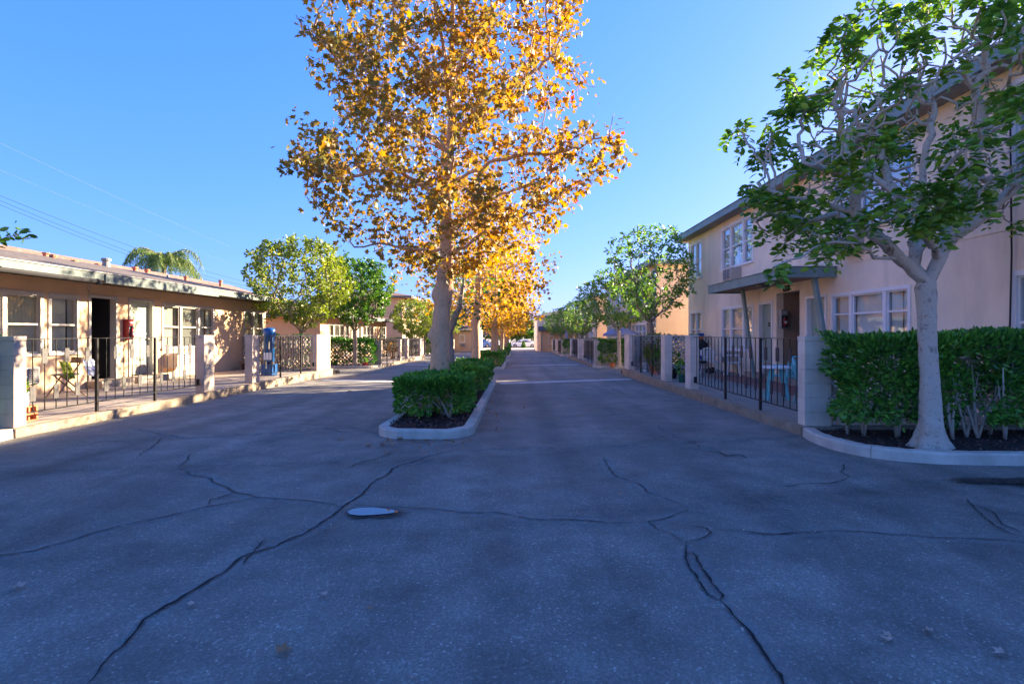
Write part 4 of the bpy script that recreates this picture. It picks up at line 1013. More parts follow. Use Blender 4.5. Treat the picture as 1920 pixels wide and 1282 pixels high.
def at_px(px, py, Y): return ((px-967)*Y/F0, Y, H+(625-py)*Y/F0)
def chainseeds(lines):
    """lines of xyz points; resampled; later lines attach to nearest existing node"""
    S = []
    for li, ln in enumerate(lines):
        pts = [Vector(p) for p in ln]; res = [pts[0]]
        for i in range(1, len(pts)):
            d = (pts[i]-pts[i-1]).length; n = max(1, int(d/.14))
            for k in range(1, n+1): res.append(pts[i-1].lerp(pts[i], k/n))
        start = -1 if li == 0 else min(range(len(S)), key=lambda j: (Vector(S[j][1])-res[0]).length)
        prev = start
        for q in res[(0 if li == 0 else 1):]:
            j = .0 if li == 0 else .018
            S.append((prev, tuple(q+Vector((random.gauss(0, j), random.gauss(0, j), random.gauss(0, j)))))); prev = len(S)-1
    return S
def tip_leaves(N, par, r, ch, rmax, per, spread, seed, dirout=None):
    rr = np.random.default_rng(seed); ids = [i for i in range(len(N)) if r[i] < rmax and par[i] >= 0]; P, Dd = [], []
    for i in ids:
        d = N[i]-N[par[i]]; d /= np.linalg.norm(d)+1e-9; k = rr.poisson(per*(1.8 if ch[i] == 0 else 1.))
        for _ in range(k):
            P.append(N[i]+rr.normal(0, spread, 3)); Dd.append(d+rr.normal(0, .5, 3))
    return np.array(P), np.array(Dd)

# --- the big sycamore on the nearest island
TY = 10.5
tr = thing('sycamore_tree', 'large sycamore with golden autumn leaves rising from the nearest median island', 'tree', (-1.43, TY, .09), 'trees on the median')
main = [(-1.45, TY, .05), at_px(826, 640, TY), at_px(827, 590, TY), at_px(834, 540, TY), at_px(838, 480, TY), at_px(836, 400, TY), at_px(842, 300, TY), at_px(849, 200, TY), at_px(847, 100, TY), at_px(850, 0, TY), (-1.2, TY, 8.7), (-1.15, TY, 9.6)]
mrad = [.175, .165, .16, .15, .13, .105, .085, .07, .052, .04, .025, .012]
trunk_mesh(main, mrad, 'bark_syc', tr, .13, 7, 3, 28, .12, 150, bumps=((2.2, 3.4, .10, .13), (1.42, 3.2, .085, .12), (1.75, -.6, .03, .2), (2.55, 3.6, .04, .15), (.9, -.5, .03, .2)))
lines = [main,
 [at_px(838, 485, TY), at_px(872, 462, TY-.1), at_px(905, 438, TY-.2), at_px(945, 422, TY-.3), at_px(1000, 395, TY-.3), at_px(1050, 370, TY-.2)],
 [at_px(836, 470, TY), at_px(800, 468, TY+.2), at_px(760, 465, TY+.2), at_px(715, 458, TY+.2), at_px(665, 462, TY+.1)],
 [at_px(838, 388, TY), at_px(800, 350, TY-.2), at_px(750, 322, TY-.3), at_px(700, 318, TY-.4), at_px(640, 335, TY-.4), at_px(590, 330, TY-.4)],
 [at_px(840, 440, TY), at_px(870, 410, TY+.3), at_px(905, 380, TY+.6), at_px(950, 360, TY+.9), at_px(1010, 340, TY+1)],
 [at_px(842, 350, TY), at_px(880, 325, TY-.3), at_px(930, 300, TY-.6), at_px(985, 290, TY-.8), at_px(1060, 285, TY-.8)],
 [at_px(836, 285, TY), at_px(790, 245, TY-.2), at_px(730, 215, TY-.2), at_px(680, 170, TY-.2), at_px(630, 110, TY), at_px(590, 60, TY)],
 [at_px(846, 260, TY), at_px(880, 225, TY-.2), at_px(920, 185, TY-.3), at_px(980, 150, TY-.2), at_px(1040, 100, TY)],
 [at_px(848, 200, TY), at_px(820, 140, TY+.5), at_px(780, 90, TY+.9), at_px(740, 40, TY+1.2)],
 [at_px(847, 160, TY), at_px(880, 90, TY+.4), at_px(920, 30, TY+.6), at_px(960, -60, TY+.6)],
 [at_px(838, 430, TY), (-1.2, TY-.8, 3.9), (-1.0, TY-1.4, 4.3)], [at_px(840, 330, TY), (-1.5, TY+1., 5.0), (-1.6, TY+1.9, 5.6)],
 [at_px(846, 230, TY), (-1.2, TY-1., 6.1), (-1.3, TY-1.7, 6.7)]]
zs = [2.3, 2.9, 3.5, 4.2, 4.9, 5.7, 6.7, 7.7, 8.8, 9.8]; rs = [.8, 1.9, 2.5, 3.15, 3.3, 2.7, 2.8, 2.85, 2.2, 1.2]
att = []
r_ = np.random.default_rng(5)
while len(att) < 2100:
    z = r_.uniform(2.4, 9.7); rad = np.interp(z, zs, rs); a = r_.uniform(0, 2*math.pi); q = math.sqrt(r_.uniform(.04, 1))*rad*(1+.22*noise.noise((math.cos(a)*1.5, math.sin(a)*1.5, z*.9)))
    x, y = -1.30+q*math.cos(a), TY+q*math.sin(a)*.85
    if noise.noise((x*.7+3, y*.7, z*.7)) > -.28: att.append((x, y, z+(.25*(q/rad)**2)))
N, par = grow(att, chainseeds(lines), .13, 1.1, .24, 60, .3, 4, .05)
rad_, ch = radii(N, par, .0062, 2.12)
nmain = sum(max(1, int((Vector(main[i])-Vector(main[i-1])).length/.14)) for i in range(1, len(main)))+1
tree_mesh('branches', N, par, rad_, ch, set(range(nmain)), 'bark_syc', tr, mx=.08)
P, Dd = tip_leaves(N, par, rad_, ch, .0135, 6.0, .10, 8)
sel = (P[:, 2] < 10.2) & np.array([noise.noise((p[0]*1.3, p[1]*1.3, p[2]*1.5)) > -.17 for p in P]); P, Dd = P[sel], Dd[sel]
print('sycamore nodes', len(N), 'leaves', len(P))
leaves('crown', P, Dd, .13, 'maple', 'syc_leaf', tr, droop=.45, flat=.6, seed=2)

# --- far sycamores: two models, copied
def syc_model(label, loc, seed, height=7.4, rad0=.15, spread=2.6, fork=2.6, leafm='syc_leaf_far', nleaf=3.4, lsize=.15, lean=.1, group='trees on the median', name='sycamore_tree', bk='bark_syc', natt=800):
    t = thing(name, label, 'tree', loc, group, local=True)
    rr = np.random.default_rng(seed); ln = [(0, 0, -.15), (lean*.3, 0, fork*.35), (lean*.2, .03, fork*.7), (lean, 0, fork), (lean*1.3, .1, height*.65), (lean, 0, height*.92)]
    rd = [rad0*1.1, rad0, rad0*.92, rad0*.8, rad0*.4, rad0*.12]
    trunk_mesh(ln, rd, bk, t, .14, 5, seed, 14, .2, 50, bumps=((1.2, 1., .05, .15), (1.9, 3.5, .06, .12)))
    lines = [ln]
    for i in range(8):
        a = i*2.4+seed; z = fork*(.85+.2*i); L = spread*(.85 if i < 5 else .6)
        lines.append([(lean, 0, z), (lean+math.cos(a)*L*.4, math.sin(a)*L*.4, z+.45), (lean+math.cos(a)*L*.8, math.sin(a)*L*.8, z+.8)])
    att = []
    while len(att) < natt:
        z = rr.uniform(fork*.8, height); q = (z-fork*.8)/(height-fork*.8); R0 = spread*math.sin(math.pi*min(1, .22+q*.8))**.6; a = rr.uniform(0, 6.28); rr0 = math.sqrt(rr.uniform(.05, 1))*R0
        x, y = lean+rr0*math.cos(a), rr0*math.sin(a)
        if noise.noise((x*.8+seed, y*.8, z*.8)) > -.25: att.append((x, y, z))
    N, par = grow(att, chainseeds(lines), .17, 1.3, .32, 45, .3, seed, .04); ra, ch = radii(N, par, .006, 2.3)
    nm = sum(max(1, int((Vector(ln[i])-Vector(ln[i-1])).length/.14)) for i in range(1, len(ln)))+1
    tree_mesh('branches', N, par, ra, ch, set(range(nm)), bk, t, mx=rad0*.6)
    P, Dd = tip_leaves(N, par, ra, ch, .017, nleaf, .16, seed)
    leaves('crown', P, Dd, lsize, 'star', leafm, t, droop=.4, flat=.5, seed=seed)
    return t
sA = syc_model('autumn tree with thick wavy trunk behind the second low hedge', (-1.43, 19.7, -.1), 21, 7.0, .15, 2.9, 2.7)
sB = syc_model('glowing orange tree at the front of the second island', (-1.15, 28.6, -.2), 22, 6.6, .15, 2.5, 2.4, natt=700)
copy_thing(sA, (-1.2, 34.5, -.3), 2.1, 'orange tree at the rear of the second island', .95)
copy_thing(sB, (-1.0, 41, -.45), 4., 'orange tree between second and third islands', .98)
copy_thing(sA, (-.95, 48.5, -.5), 1.2, 'orange tree at the front of the third island', .9)
copy_thing(sB, (-.95, 55, -.6), .4, 'orange tree at the rear of the third island', .95)
copy_thing(sA, (-.9, 63, -.65), 5., 'most distant orange tree on the median', .85)
# slim forked green tree behind the big trunk
g2 = syc_model('slim leaning tree with dark green leaves right behind the big sycamore trunk', (-1.72, 14.0, .0), 25, 4.3, .085, 1.15, 2.1, 'dense_leaf', 2.6, .1, .32, name='slim_tree', bk='bark_tan', natt=260)

# --- round headed pollarded trees
def round_tree(label, loc, seed, top=5.2, r0=1.9, zc=3.6, rz_=1.6, rad0=.13, fork=1.9, leafm='olive_leaf', per=3.0, lsize=.10, natt=650, name='round_headed_tree', group='round headed trees beside the patios', bk='bark_tan', shell=.45, step=.15, rmax=.014, flare=.5, kind='oval', dk=.27):
    t = thing(name, label, 'tree', loc, group, local=True); rr = np.random.default_rng(seed)
    ln = [(0, 0, -.1), (.02, 0, fork*.5), (0, 0, fork)]; trunk_mesh(ln, [rad0, rad0*.8, rad0*.85], bk, t, .06, 4, seed, 16, flare, 30)
    lines = [ln]; nb = 6
    for i in range(nb):
        a = i*2*math.pi/nb+rr.uniform(-.3, .3)+seed; L = r0*rr.uniform(.45, .65); hh = rr.uniform(.7, 1.3)
        lines.append([(0, 0, fork-.02), (math.cos(a)*L*.35, math.sin(a)*L*.35, fork+hh*.4), (math.cos(a)*L*.75, math.sin(a)*L*.75, fork+hh*.8), (math.cos(a+.2)*L, math.sin(a+.2)*L, fork+hh*1.3)])
    lines.append([(0, 0, fork), (.1, .05, fork+.6), (-.05, .1, fork+1.3)])
    att = []
    while len(att) < natt:
        d = rr.normal(0, 1, 3); d /= np.linalg.norm(d); q = rr.uniform(shell, 1)**.5
        b = 1+.16*noise.noise((d[0]*2.2+seed, d[1]*2.2, d[2]*2.2)); p = (d[0]*r0*q*b, d[1]*r0*q*b, zc+d[2]*rz_*q*b)
        if p[2] > fork*.95: att.append(p)
    N, par = grow(att, chainseeds(lines), step, 1.1, dk, 50, .42, seed, .03); ra, ch = radii(N, par, .0075, 2.3)
    nm = sum(max(1, int((Vector(ln[i])-Vector(ln[i-1])).length/.14)) for i in range(1, len(ln)))+1
    tree_mesh('branches', N, par, ra, ch, set(range(nm)), bk, t, mx=rad0*.62)
    # leaves only near the outside, in rosettes at the twig ends
    ids = [i for i in range(len(N)) if ra[i] < rmax and par[i] >= 0]; P, Dd = [], []
    for i in ids:
        e = N[i]-np.array([0, 0, zc]); q = math.sqrt((e[0]/r0)**2+(e[1]/r0)**2+(e[2]/rz_)**2)
        if q < .5 and rr.random() < .75: continue
        d = N[i]-N[par[i]]; d /= np.linalg.norm(d)+1e-9
        for _ in range(rr.poisson(per*(2.2 if ch[i] == 0 else .8))): P.append(N[i]+rr.normal(0, .06, 3)); Dd.append(d*.6+rr.normal(0, .7, 3))
    print(label, len(N), len(P))
    leaves('crown', np.array(P), np.array(Dd), lsize, kind, leafm, t, droop=.15, seed=seed, flat=.3)
    return t
L1 = round_tree('airy round headed tree by the far screen of the nearest left patio', (-8.4, 21.95, -.02), 31, r0=2.1, zc=3.6, rz_=1.8, per=9.5, natt=900, lsize=.13, fork=1.5, rad0=.11)
L2 = round_tree('dense dark green tree with one straight trunk before the left hedge', (-8.0, 27.85, -.2), 32, r0=1.95, zc=3.8, rz_=1.8, leafm='dense_leaf', per=13., lsize=.14, fork=1.75, rad0=.12, shell=.1, natt=850)
copy_thing(L1, (-7.95, 43.2, -.4), 2.0, 'airy round headed tree beyond the middle left patio', .85)
copy_thing(L1, (-8.0, 49.3, -.5), 4.1, 'round headed tree before the farthest left patio', .9)
copy_thing(L1, (-8.1, 64.6, -.65), 1.1, 'round headed tree beyond the farthest left patio', .95)
R2 = round_tree('tall airy tree behind the far screen of the nearest right patio', (5.35, 22.3, -.02), 33, r0=1.95, zc=3.95, rz_=1.95, leafm='green_leaf', per=5., fork=1.9, rad0=.15, bk='bark_tan', lsize=.14)
R3 = round_tree('round headed tree with pale straight trunk before the middle right patio', (5.15, 28.0, -.2), 34, r0=2.1, zc=3.45, rz_=1.55, leafm='green_leaf', per=5.5, fork=1.8, rad0=.115, bk='bark_grey', lsize=.14, flare=.8)
copy_thing(R2, (5.2, 43.7, -.38), 2.2, 'round headed tree behind the far screen of the middle right patio', .82)
copy_thing(R3, (5.1, 49.4, -.5), 1.3, 'round headed tree before the farthest right patio', .95)
copy_thing(R3, (5.1, 64.4, -.65), 3.3, 'most distant round headed tree on the right', .95)
L0 = round_tree('dark leafy tree reaching in at the left edge of the view', (-8.9, 6.3, .05), 35, r0=2.3, zc=2.75, rz_=1.35, leafm='dense_leaf', per=8., fork=1.4, rad0=.14, bk='bark_grey', natt=800, lsize=.12, shell=.3)

# --- the hero tree at the right edge
HY = 6.7
ht = thing('pollarded_tree', 'knotty grey barked tree with flared trunk in the kerbed bed at the right edge', 'tree', (4.95, HY, .09), 'round headed trees beside the patios')
bz = (1745-967)*HY/F0
hm = [(bz+.0, HY, .03), (bz-.0, HY, .35), at_px(1742, 700, HY), at_px(1738, 620, HY), at_px(1738, 560, HY), at_px(1738, 530, HY)]
trunk_mesh(hm, [.135, .112, .100, .094, .108, .092], 'bark_grey', ht, .09, 6, 2, 44, 1.05, 120, bumps=((2.0, 3.3, .04, .1), (.35, 4.6, .03, .1)))
Q = lambda px, py, dy=0: at_px(px, py, HY+dy)
lines = [hm,
 [Q(1738, 540), Q(1716, 512), Q(1690, 488, -.1), Q(1655, 460, -.2), Q(1622, 430, -.3), Q(1606, 395, -.35), Q(1600, 340, -.4), Q(1588, 290, -.4), Q(1575, 240, -.4)],
 [Q(1738, 535), Q(1715, 500, .1), Q(1716, 455, .1), Q(1728, 400, .2), Q(1733, 340, .2), Q(1736, 290, .2), Q(1750, 215, .3)],
 [Q(1742, 532), Q(1762, 475, 0), Q(1790, 448, -.1), Q(1830, 420, -.3), Q(1870, 375, -.4), Q(1915, 340, -.5), Q(1990, 300, -.5)],
 [Q(1765, 470), Q(1775, 415, .2), Q(1795, 375, .3), Q(1822, 330, .4), Q(1835, 260, .5), Q(1830, 190, .5)],
 [Q(1775, 455), Q(1815, 430, -.1), Q(1823, 370, -.2), Q(1830, 300, -.2), Q(1836, 210, -.2), Q(1830, 150, -.2)],
 [Q(1690, 488, -.1), Q(1660, 484, -.3), Q(1605, 464, -.5), Q(1570, 452, -.6), Q(1504, 480, -.7), Q(1450, 497, -.8)],
 [Q(1728, 400, .2), Q(1700, 370, .4), Q(1670, 355, .6), Q(1640, 330, .8)],
 [Q(1736, 470), (5.1, HY+.7, 3.1), (5.3, HY+1.3, 3.7), (5.3, HY+1.5, 4.4)],
 [Q(1755, 480), Q(1740, 440, -.5), Q(1760, 400, -1.0), Q(1780, 360, -1.3)],
 [Q(1600, 340, -.4), Q(1560, 320, -.6), Q(1500, 300, -.7)], [Q(1606, 395, -.35), Q(1550, 380, -.2), Q(1480, 370, -.1), Q(1430, 350, 0)],
 [Q(1640, 445, -.2), Q(1570, 400, .2), Q(1500, 410, .4), Q(1440, 400, .5)]]
att = []; r_ = np.random.default_rng(12)
while len(att) < 1250:
    d = r_.normal(0, 1, 3); d /= np.linalg.norm(d); q = r_.uniform(.22, 1)**.5; b_ = 1+.14*noise.noise((d[0]*2.4+4, d[1]*2.4, d[2]*2.4))
    p = (5.15+d[0]*2.6*q*b_, HY+.1+d[1]*2.0*q*b_, 3.65+d[2]*(2.0 if d[2] > 0 else 1.45)*q*b_)
    if p[2] > 2.5 - .35*(p[0] < 3.9) + .35*(p[0] > 4.6): att.append(p)
N, par = grow(att, chainseeds(lines), .11, 1.0, .25, 60, .7, 12, .04); ra, ch = radii(N, par, .0105, 2.5)
nm = sum(max(1, int((Vector(hm[i])-Vector(hm[i-1])).length/.14)) for i in range(1, len(hm)))+1
tree_mesh('branches', N, par, ra, ch, set(range(nm)), 'bark_grey', ht, mx=.075)
P, Dd = [], []
for i in range(len(N)):
    if par[i] < 0 or ra[i] > .0145: continue
    e = N[i]-np.array([5.15, HY+.1, 3.65]); q = math.sqrt((e[0]/2.6)**2+(e[1]/2.)**2+(e[2]/(2. if e[2] > 0 else 1.45))**2)
    if q < .78 and r_.random() < .9: continue
    tipn = ch[i] == 0
    if not tipn and r_.random() < .6: continue
    # pinnate sprays: leaflets in pairs along a drooping stalk
    for s_ in range(r_.integers(3, 8) if tipn else 1):
        a = r_.normal(0, 1, 3); a[2] = a[2]*.6-.1; a /= np.linalg.norm(a); L = r_.uniform(.08, .19); side = np.cross(a, [0, 0, 1.]); side /= np.linalg.norm(side)+1e-6
        kk = r_.integers(3, 7)
        for u in range(kk):
            pos_ = N[i]+a*L*(u+1)/kk+np.array([0, 0, -.12*((u+1)/kk)**2])
            for sg in (-1, 1): P.append(pos_+side*sg*.01); Dd.append(side*sg*1.6+a*.9)
P, Dd = np.array(P), np.array(Dd); print('hero leaves', len(P), len(N))
leaves('crown', P, Dd*1.5, .098, 'oval', 'green_leaf', ht, droop=.1, seed=6, flat=1.4)

# --- queen palm beyond the left roofs
pt = thing('palm_tree', 'shaggy palm with drooping fronds beyond the pink roof ridge', 'palm tree', (-29, 46, -.5))
b = MB(); b.tube([(-29, 46, -.5), (-28.9, 46, 3), (-28.9, 46, 7.2)], [.25, .2, .18], 10); b.build('trunk', 'bark_tan', pt, True)
fp, fd = [], []; rr = np.random.default_rng(2); stalk = MB()
for i in range(24):
    a = i*2.4; L = rr.uniform(2.8, 3.9); up = rr.uniform(.3, 1.5); pts = []
    for k in range(16):
        u = k/15; rad = L*u*(1-.18*u*u); z = 7.5+up*L*.6*u-1.25*L*u**2.4*.75; pts.append(np.array([-28.9+math.cos(a)*rad, 46+math.sin(a)*rad, z]))
    stalk.tube(pts, [.03]*8+[.015]*8, 4, False)
    for k in range(2, 16):
        for _ in range(16):
            sd = np.array([-math.sin(a), math.cos(a), 0])*rr.choice([-1, 1]); fp.append(pts[k]+rr.normal(0, .05, 3)); fd.append(sd*.7+np.array([0, 0, -1.0])+rr.normal(0, .15, 3))
stalk.build('stalks', 'bark_tan', pt); leaves('fronds', np.array(fp), np.array(fd)*1.5, .75, 'blade', 'palm_leaf', pt, droop=.2, seed=4)
for me_ in ('fronds',): pass

# --- far trees closing the view
ft = syc_model('bright green tree beyond the alley at the end of the drive', (1.6, 97, -.85), 51, 5.6, .2, 3.4, 1.6, 'far_leaf', 3., .34, 0., 'trees beyond the alley', 'background_tree', 'bark_tan', 420)
for (x, y, s_, lab) in [(-2.6, 99, 1., 'green tree beyond the alley left of the white car'), (-7, 102, 1.15, 'green tree beyond the alley behind the blue car'), (5.6, 101, 1.1, 'tree beyond the alley hidden by the right end block'),
        (-12.5, 104, 1.2, 'tree beyond the alley farther left'), (.2, 110, 1.05, 'tree standing deeper behind the bright green tree')]:
    copy_thing(ft, (x, y, -.85), x*1.7, lab, s_)
hedge(-14, 10, 93, 95.5, -.86, 2.3, 'long dark hedge behind the parked cars in the alley', 'dense_leaf', .42, 4500, 61, .1, 4, group='far hedges')
t = thing('alley_shed', 'small open carport with a grey roof across the alley', 'shed', (-4.2, 96, -.86))
b = MB()
for xx in (-5.6, -2.9):
    for yy in (90.5, 92.6): b.box(xx-.06, xx+.06, yy-.06, yy+.06, -.86, 1.1)
b.build('posts', 'drip', t); b = MB(); b.hexa([(-5.9, 90.2, 1.1), (-2.6, 90.2, 1.1), (-2.6, 92.9, 1.1), (-5.9, 92.9, 1.1), (-5.5, 91.2, 1.9), (-3., 91.2, 1.9), (-3., 91.9, 1.9), (-5.5, 91.9, 1.9)]); b.build('roof', 'shingle', t)

# ------------------------------------------------------------------ cars in the alley
def car(name, label, cx, cy, zb, L, m, rz):
    t = thing(name, label, 'car', (cx, cy, zb), None, rz, local=True); W = .86
    prof = [(-L/2, .35), (-L/2+.03, .62), (-L/2+.35, .78), (-L*.27, .88), (-L*.13, 1.28), (.02, 1.38), (L*.16, 1.34), (L*.32, .96), (L/2-.15, .84), (L/2, .6), (L/2, .32), (L/2-.3, .22), (-L/2+.3, .22)]
    b = MB(); n = len(prof)
    for sgn, ins in ((-1, 0), (1, 0)):
        for (x, z) in prof: b.v.append((x, sgn*(W-(.16 if z > 1.0 else .02)), z))
    for (x, z) in prof: b.v.append((x*.985, 0, z+(.02 if z > .5 else 0)))
    for i in range(n):
        j = (i+1) % n; b.f.append((i, j, 2*n+j, 2*n+i)); b.f.append((2*n+i, 2*n+j, n+j, n+i))
    b.f.append(tuple(range(n-1, -1, -1))); b.f.append(tuple(range(n, 2*n)))
    b.build('body', m, t, False, .03)
    for s_ in (-1, 1):
        q = MB(); yy = s_*(W-.10)
        q.poly([(-L*.22, s_*(W-.005), .93), (-L*.125, s_*(W-.145), 1.24), (.01, s_*(W-.145), 1.30), (.01, s_*(W-.005), .93)][::s_]); q.poly([(.06, s_*(W-.005), .93), (.06, s_*(W-.145), 1.30), (L*.15, s_*(W-.145), 1.26), (L*.27, s_*(W-.005), .95)][::s_]); q.build('side_window', 'carglass', t)
        for xx in (-L*.31, L*.3):
            w = MB(); w.tube([(xx, s_*(W-.2), .32), (xx, s_*(W+.02), .32)], .32, 18); wh = w.build('wheel', 'rubber', t)
            w = MB(); w.tube([(xx, s_*(W+.01), .32), (xx, s_*(W+.04), .32)], [.2, .17], 12); w.build('rim', 'metal', wh)
    q = MB(); q.quad((-L*.262, -.7, .92), (-L*.262, .7, .92), (-L*.14, .6, 1.27), (-L*.14, -.6, 1.27)); q.xf(lambda p: p+Vector((-.03, 0, .02))); q.build('windscreen', 'carglass', t)
    q = MB(); q.quad((L*.315, -.7, .99), (L*.315, .7, .99), (L*.175, .6, 1.34), (L*.175, -.6, 1.34)); q.xf(lambda p: p+Vector((.03, 0, .02))); q.build('rear_window', 'carglass', t)
    for s_ in (-1, 1):
        q = MB(); q.box(-L/2-.01, -L/2+.12, s_*.62-.14, s_*.62+.14, .58, .7); q.build('headlight', 'chrome', t)
        q = MB(); q.box(L/2-.08, L/2+.012, s_*.62-.14, s_*.62+.14, .6, .75); q.build('tail_light', 'red', t)
    return t
car('parked_car', 'white car parked side-on beyond the end of the drive', 1.25, 89.3, -.85, 4.5, 'carwhite', 0.03)
car('parked_car', 'pale blue car half hidden behind the end block on the left', -5.9, 88.2, -.82, 4.2, 'carblue', .3)
t = thing('conical_shrub', 'small dark cone shaped shrub standing in front of the white car', 'shrub', (1.2, 86.2, -.8))
rr = np.random.default_rng(5); hgt = rr.uniform(0, 1, 1400)**1.4; an = rr.uniform(0, 6.28, 1400); rad = .30*(1-hgt)+.03
leaves('foliage', np.stack([1.2+rad*np.cos(an), 86.2+rad*np.sin(an), -.75+hgt*1.0], 1), np.stack([np.cos(an), np.sin(an), 1+0*an], 1), .12, 'quad', 'dense_leaf', t)
b = MB(); b.lathe([(.1, 0), (.22, .05), (.25, .14)], 1.2, 86.2, 12, -.86); b.build('pot', 'teal', t)
b = MB(); b.box(-4.4, 2.6, 87.2, 87.3, -.88, -.70); tag(b.build('low_wall', 'concrete'), 'low kerb wall between the alley and the white car', 'wall')

# ------------------------------------------------------------------ wires and pole
def wire(x, pts, r, m, label):
    b = MB(); P = []
    for i in range(41):
        u = i/40; y = pts[0][0]+(pts[2][0]-pts[0][0])*u
        z = np.polyval(np.polyfit([p[0] for p in pts], [p[1] for p in pts], 2), y); P.append((x, y, float(z)))
    b.tube(P, r, 4, False); o = b.build('overhead_wire', m); tag(o, label, 'wire', 'overhead wires')
MT['wirepale'] = mat('pale_wire', (.2, .2, .26), .5, .05)
def wpx(px, py, x): y = x*F0/(px-967); return (y, H+(625-py)*y/F0)
labs = ['uppermost of the three dark power lines on the left', 'middle of the three dark power lines on the left', 'lowest of the three dark power lines on the left']
for i, (a, b_, c_) in enumerate([(367, 463, 534), (376, 474, 540), (384, 481, 546)]):
    wire(-40, [wpx(-5, a-2, -40), wpx(249, b_, -40), wpx(484, c_, -40)], .016, 'iron', labs[i])
wire(-30, [wpx(-5, 266, -30), wpx(230, 375, -30), wpx(430, 462, -30)], .005, 'wirepale', 'upper faint pale cable crossing the sky at left')
wire(-30.5, [wpx(-5, 317, -30.5), wpx(200, 402, -30.5), wpx(430, 494, -30.5)], .004, 'wirepale', 'lower faint pale cable crossing the sky at left')
t = thing('utility_pole', 'short far utility pole where the three power lines end', 'pole', (-40, 86.9, -.9))
b = MB(); b.tube([(-40, 86.9, -.9), (-40, 86.9, 9.3)], [.16, .11], 8); b.build('pole', 'wood', t); b = MB(); b.box(-41.2, -38.8, 86.8, 86.88, 8.85, 9.0); b.build('crossarm', 'wood', t)

# ------------------------------------------------------------------ patio things
def chair(label, loc, rz, m, group=None):
    t = thing('patio_chair', label, 'chair', loc, group, rz, local=True)
    b = MB(); b.hexa([(-.22, -.2, .40), (.22, -.2, .40), (.19, .2, .38), (-.19, .2, .38), (-.22, -.2, .43), (.22, -.2, .43), (.19, .2, .41), (-.19, .2, .41)]); b.build('seat', m, t, bevel=.01)
    b = MB(); n = 7; top = []
    for i in range(n):
        u = -1+2*i/(n-1); b.hexa([(u*.18-.018, .19, .42), (u*.18+.018, .19, .42), (u*.18+.018, .21, .42), (u*.18-.018, .21, .42), (u*.2-.02, .28, .78-.03*u*u), (u*.2+.02, .28, .78-.03*u*u), (u*.2+.02, .30, .78-.03*u*u), (u*.2-.02, .30, .78-.03*u*u)])
    b.tube([(-.235, .26, .60), (-.225, .285, .74), (-.12, .295, .82), (0, .3, .84), (.12, .295, .82), (.225, .285, .74), (.235, .26, .60)], .022, 6); b.build('backrest', m, t)
    for sx in (-1, 1):
        for sy in (-1, 1):
            q = MB(); q.tube([(sx*.2, sy*.17, .40), (sx*.25, sy*.25, 0)], [.03, .018], 6); q.build('leg', m, t)
        q = MB(); q.tube([(sx*.235, .26, .62), (sx*.26, .1, .64), (sx*.26, -.16, .63), (sx*.245, -.22, .56), (sx*.22, -.2, .42)], .02, 6); q.build('armrest', m, t)
    return t
cg = 'plastic chairs on the nearest right patio'
chair('turquoise plastic chair standing behind the small turquoise table', (5.85, 12.1, .13), 3.5, 'turq', cg)
chair('turquoise plastic chair partly behind the wide corner pillar', (5.42, 10.3, .13), 1.2, 'turq', cg)
chair('white plastic chair beside the dark pushchair', (6.45, 18.5, .13), 2.4, 'plastic', cg)
chair('white plastic chair in front of the wall air conditioner', (6.85, 17.6, .13), 1.0, 'plastic', cg)
t = thing('patio_table', 'small turquoise table with a white top on the nearest right patio', 'table', (5.22, 11.2, .13), local=True)
b = MB(); b.lathe([(.28, 0), (.32, .01), (.32, .04), (.3, .045)], 0, 0, 24, .62); b.build('tabletop', 'plastic', t)
for i in range(4):
    a = i*math.pi/2+.5; q = MB(); q.tube([(math.cos(a)*.12, math.sin(a)*.12, .62), (math.cos(a)*.2, math.sin(a)*.2, .3), (math.cos(a)*.27, math.sin(a)*.27, 0)], [.045, .035, .03], 6); q.build('leg', 'turq', t)
# pushchair
t = thing('pushchair', 'dark folding pushchair behind the gateway pillar of the nearest right patio', 'pushchair', (6.15, 18.6, .13), None, 1.0, local=True)
b = MB(); b.hexa([(-.2, -.2, .35), (.2, -.2, .35), (.2, .2, .3), (-.2, .2, .3), (-.2, -.24, .42), (.2, -.24, .42), (.2, .2, .4), (-.2, .2, .4)]); b.hexa([(-.2, .15, .35), (.2, .15, .35), (.2, .22, .35), (-.2, .22, .35), (-.19, .32, .85), (.19, .32, .85), (.19, .38, .83), (-.19, .38, .83)]); b.build('seat', 'black', t, bevel=.02)
b = MB(); b.tube([(0, .33, .84), (0, .18, .93), (0, -.0, .92), (0, -.12, .82)], [.2, .22, .22, .2], 12); b.xf(lambda p: Vector((p.x, p.y, max(p.z, .8+.0*p.y)))); b.build('hood', 'black', t, True)
b = MB(); b.box(-.12, .12, .1, .12, .5, .72); b.build('patterned_liner', 'orange', t)
b = MB()
for sx in (-.22, .22): b.tube([(sx, -.32, .12), (sx, .05, .4), (sx, .42, 1.0)], .013, 6); b.tube([(sx, .34, .12), (sx, .05, .4), (sx, -.3, .5)], .013, 6)
b.tube([(-.22, .42, 1.), (.22, .42, 1.)], .018, 6); b.build('frame', 'metal', t)
for sx in (-.24, .24):
    for sy in (-.32, .34):
        q = MB(); q.tube([(sx-.02, sy, .1), (sx+.02, sy, .1)], .1, 14); q.build('wheel', 'rubber', t)
t = thing('garden_toy', 'blue and orange toy standing upright behind the pushchair', 'toy', (6.45, 19.5, .13), local=True)
b = MB(); b.tube([(0, 0, 0), (0, 0, 1.05)], [.05, .04], 8); b.build('stand', 'blue', t); b = MB(); b.box(-.08, .08, -.03, .03, 1.0, 1.22); b.build('panel', 'orange', t); b = MB(); b.box(-.09, .09, -.04, .04, 1.225, 1.33); b.build('top_panel', 'blue', t)
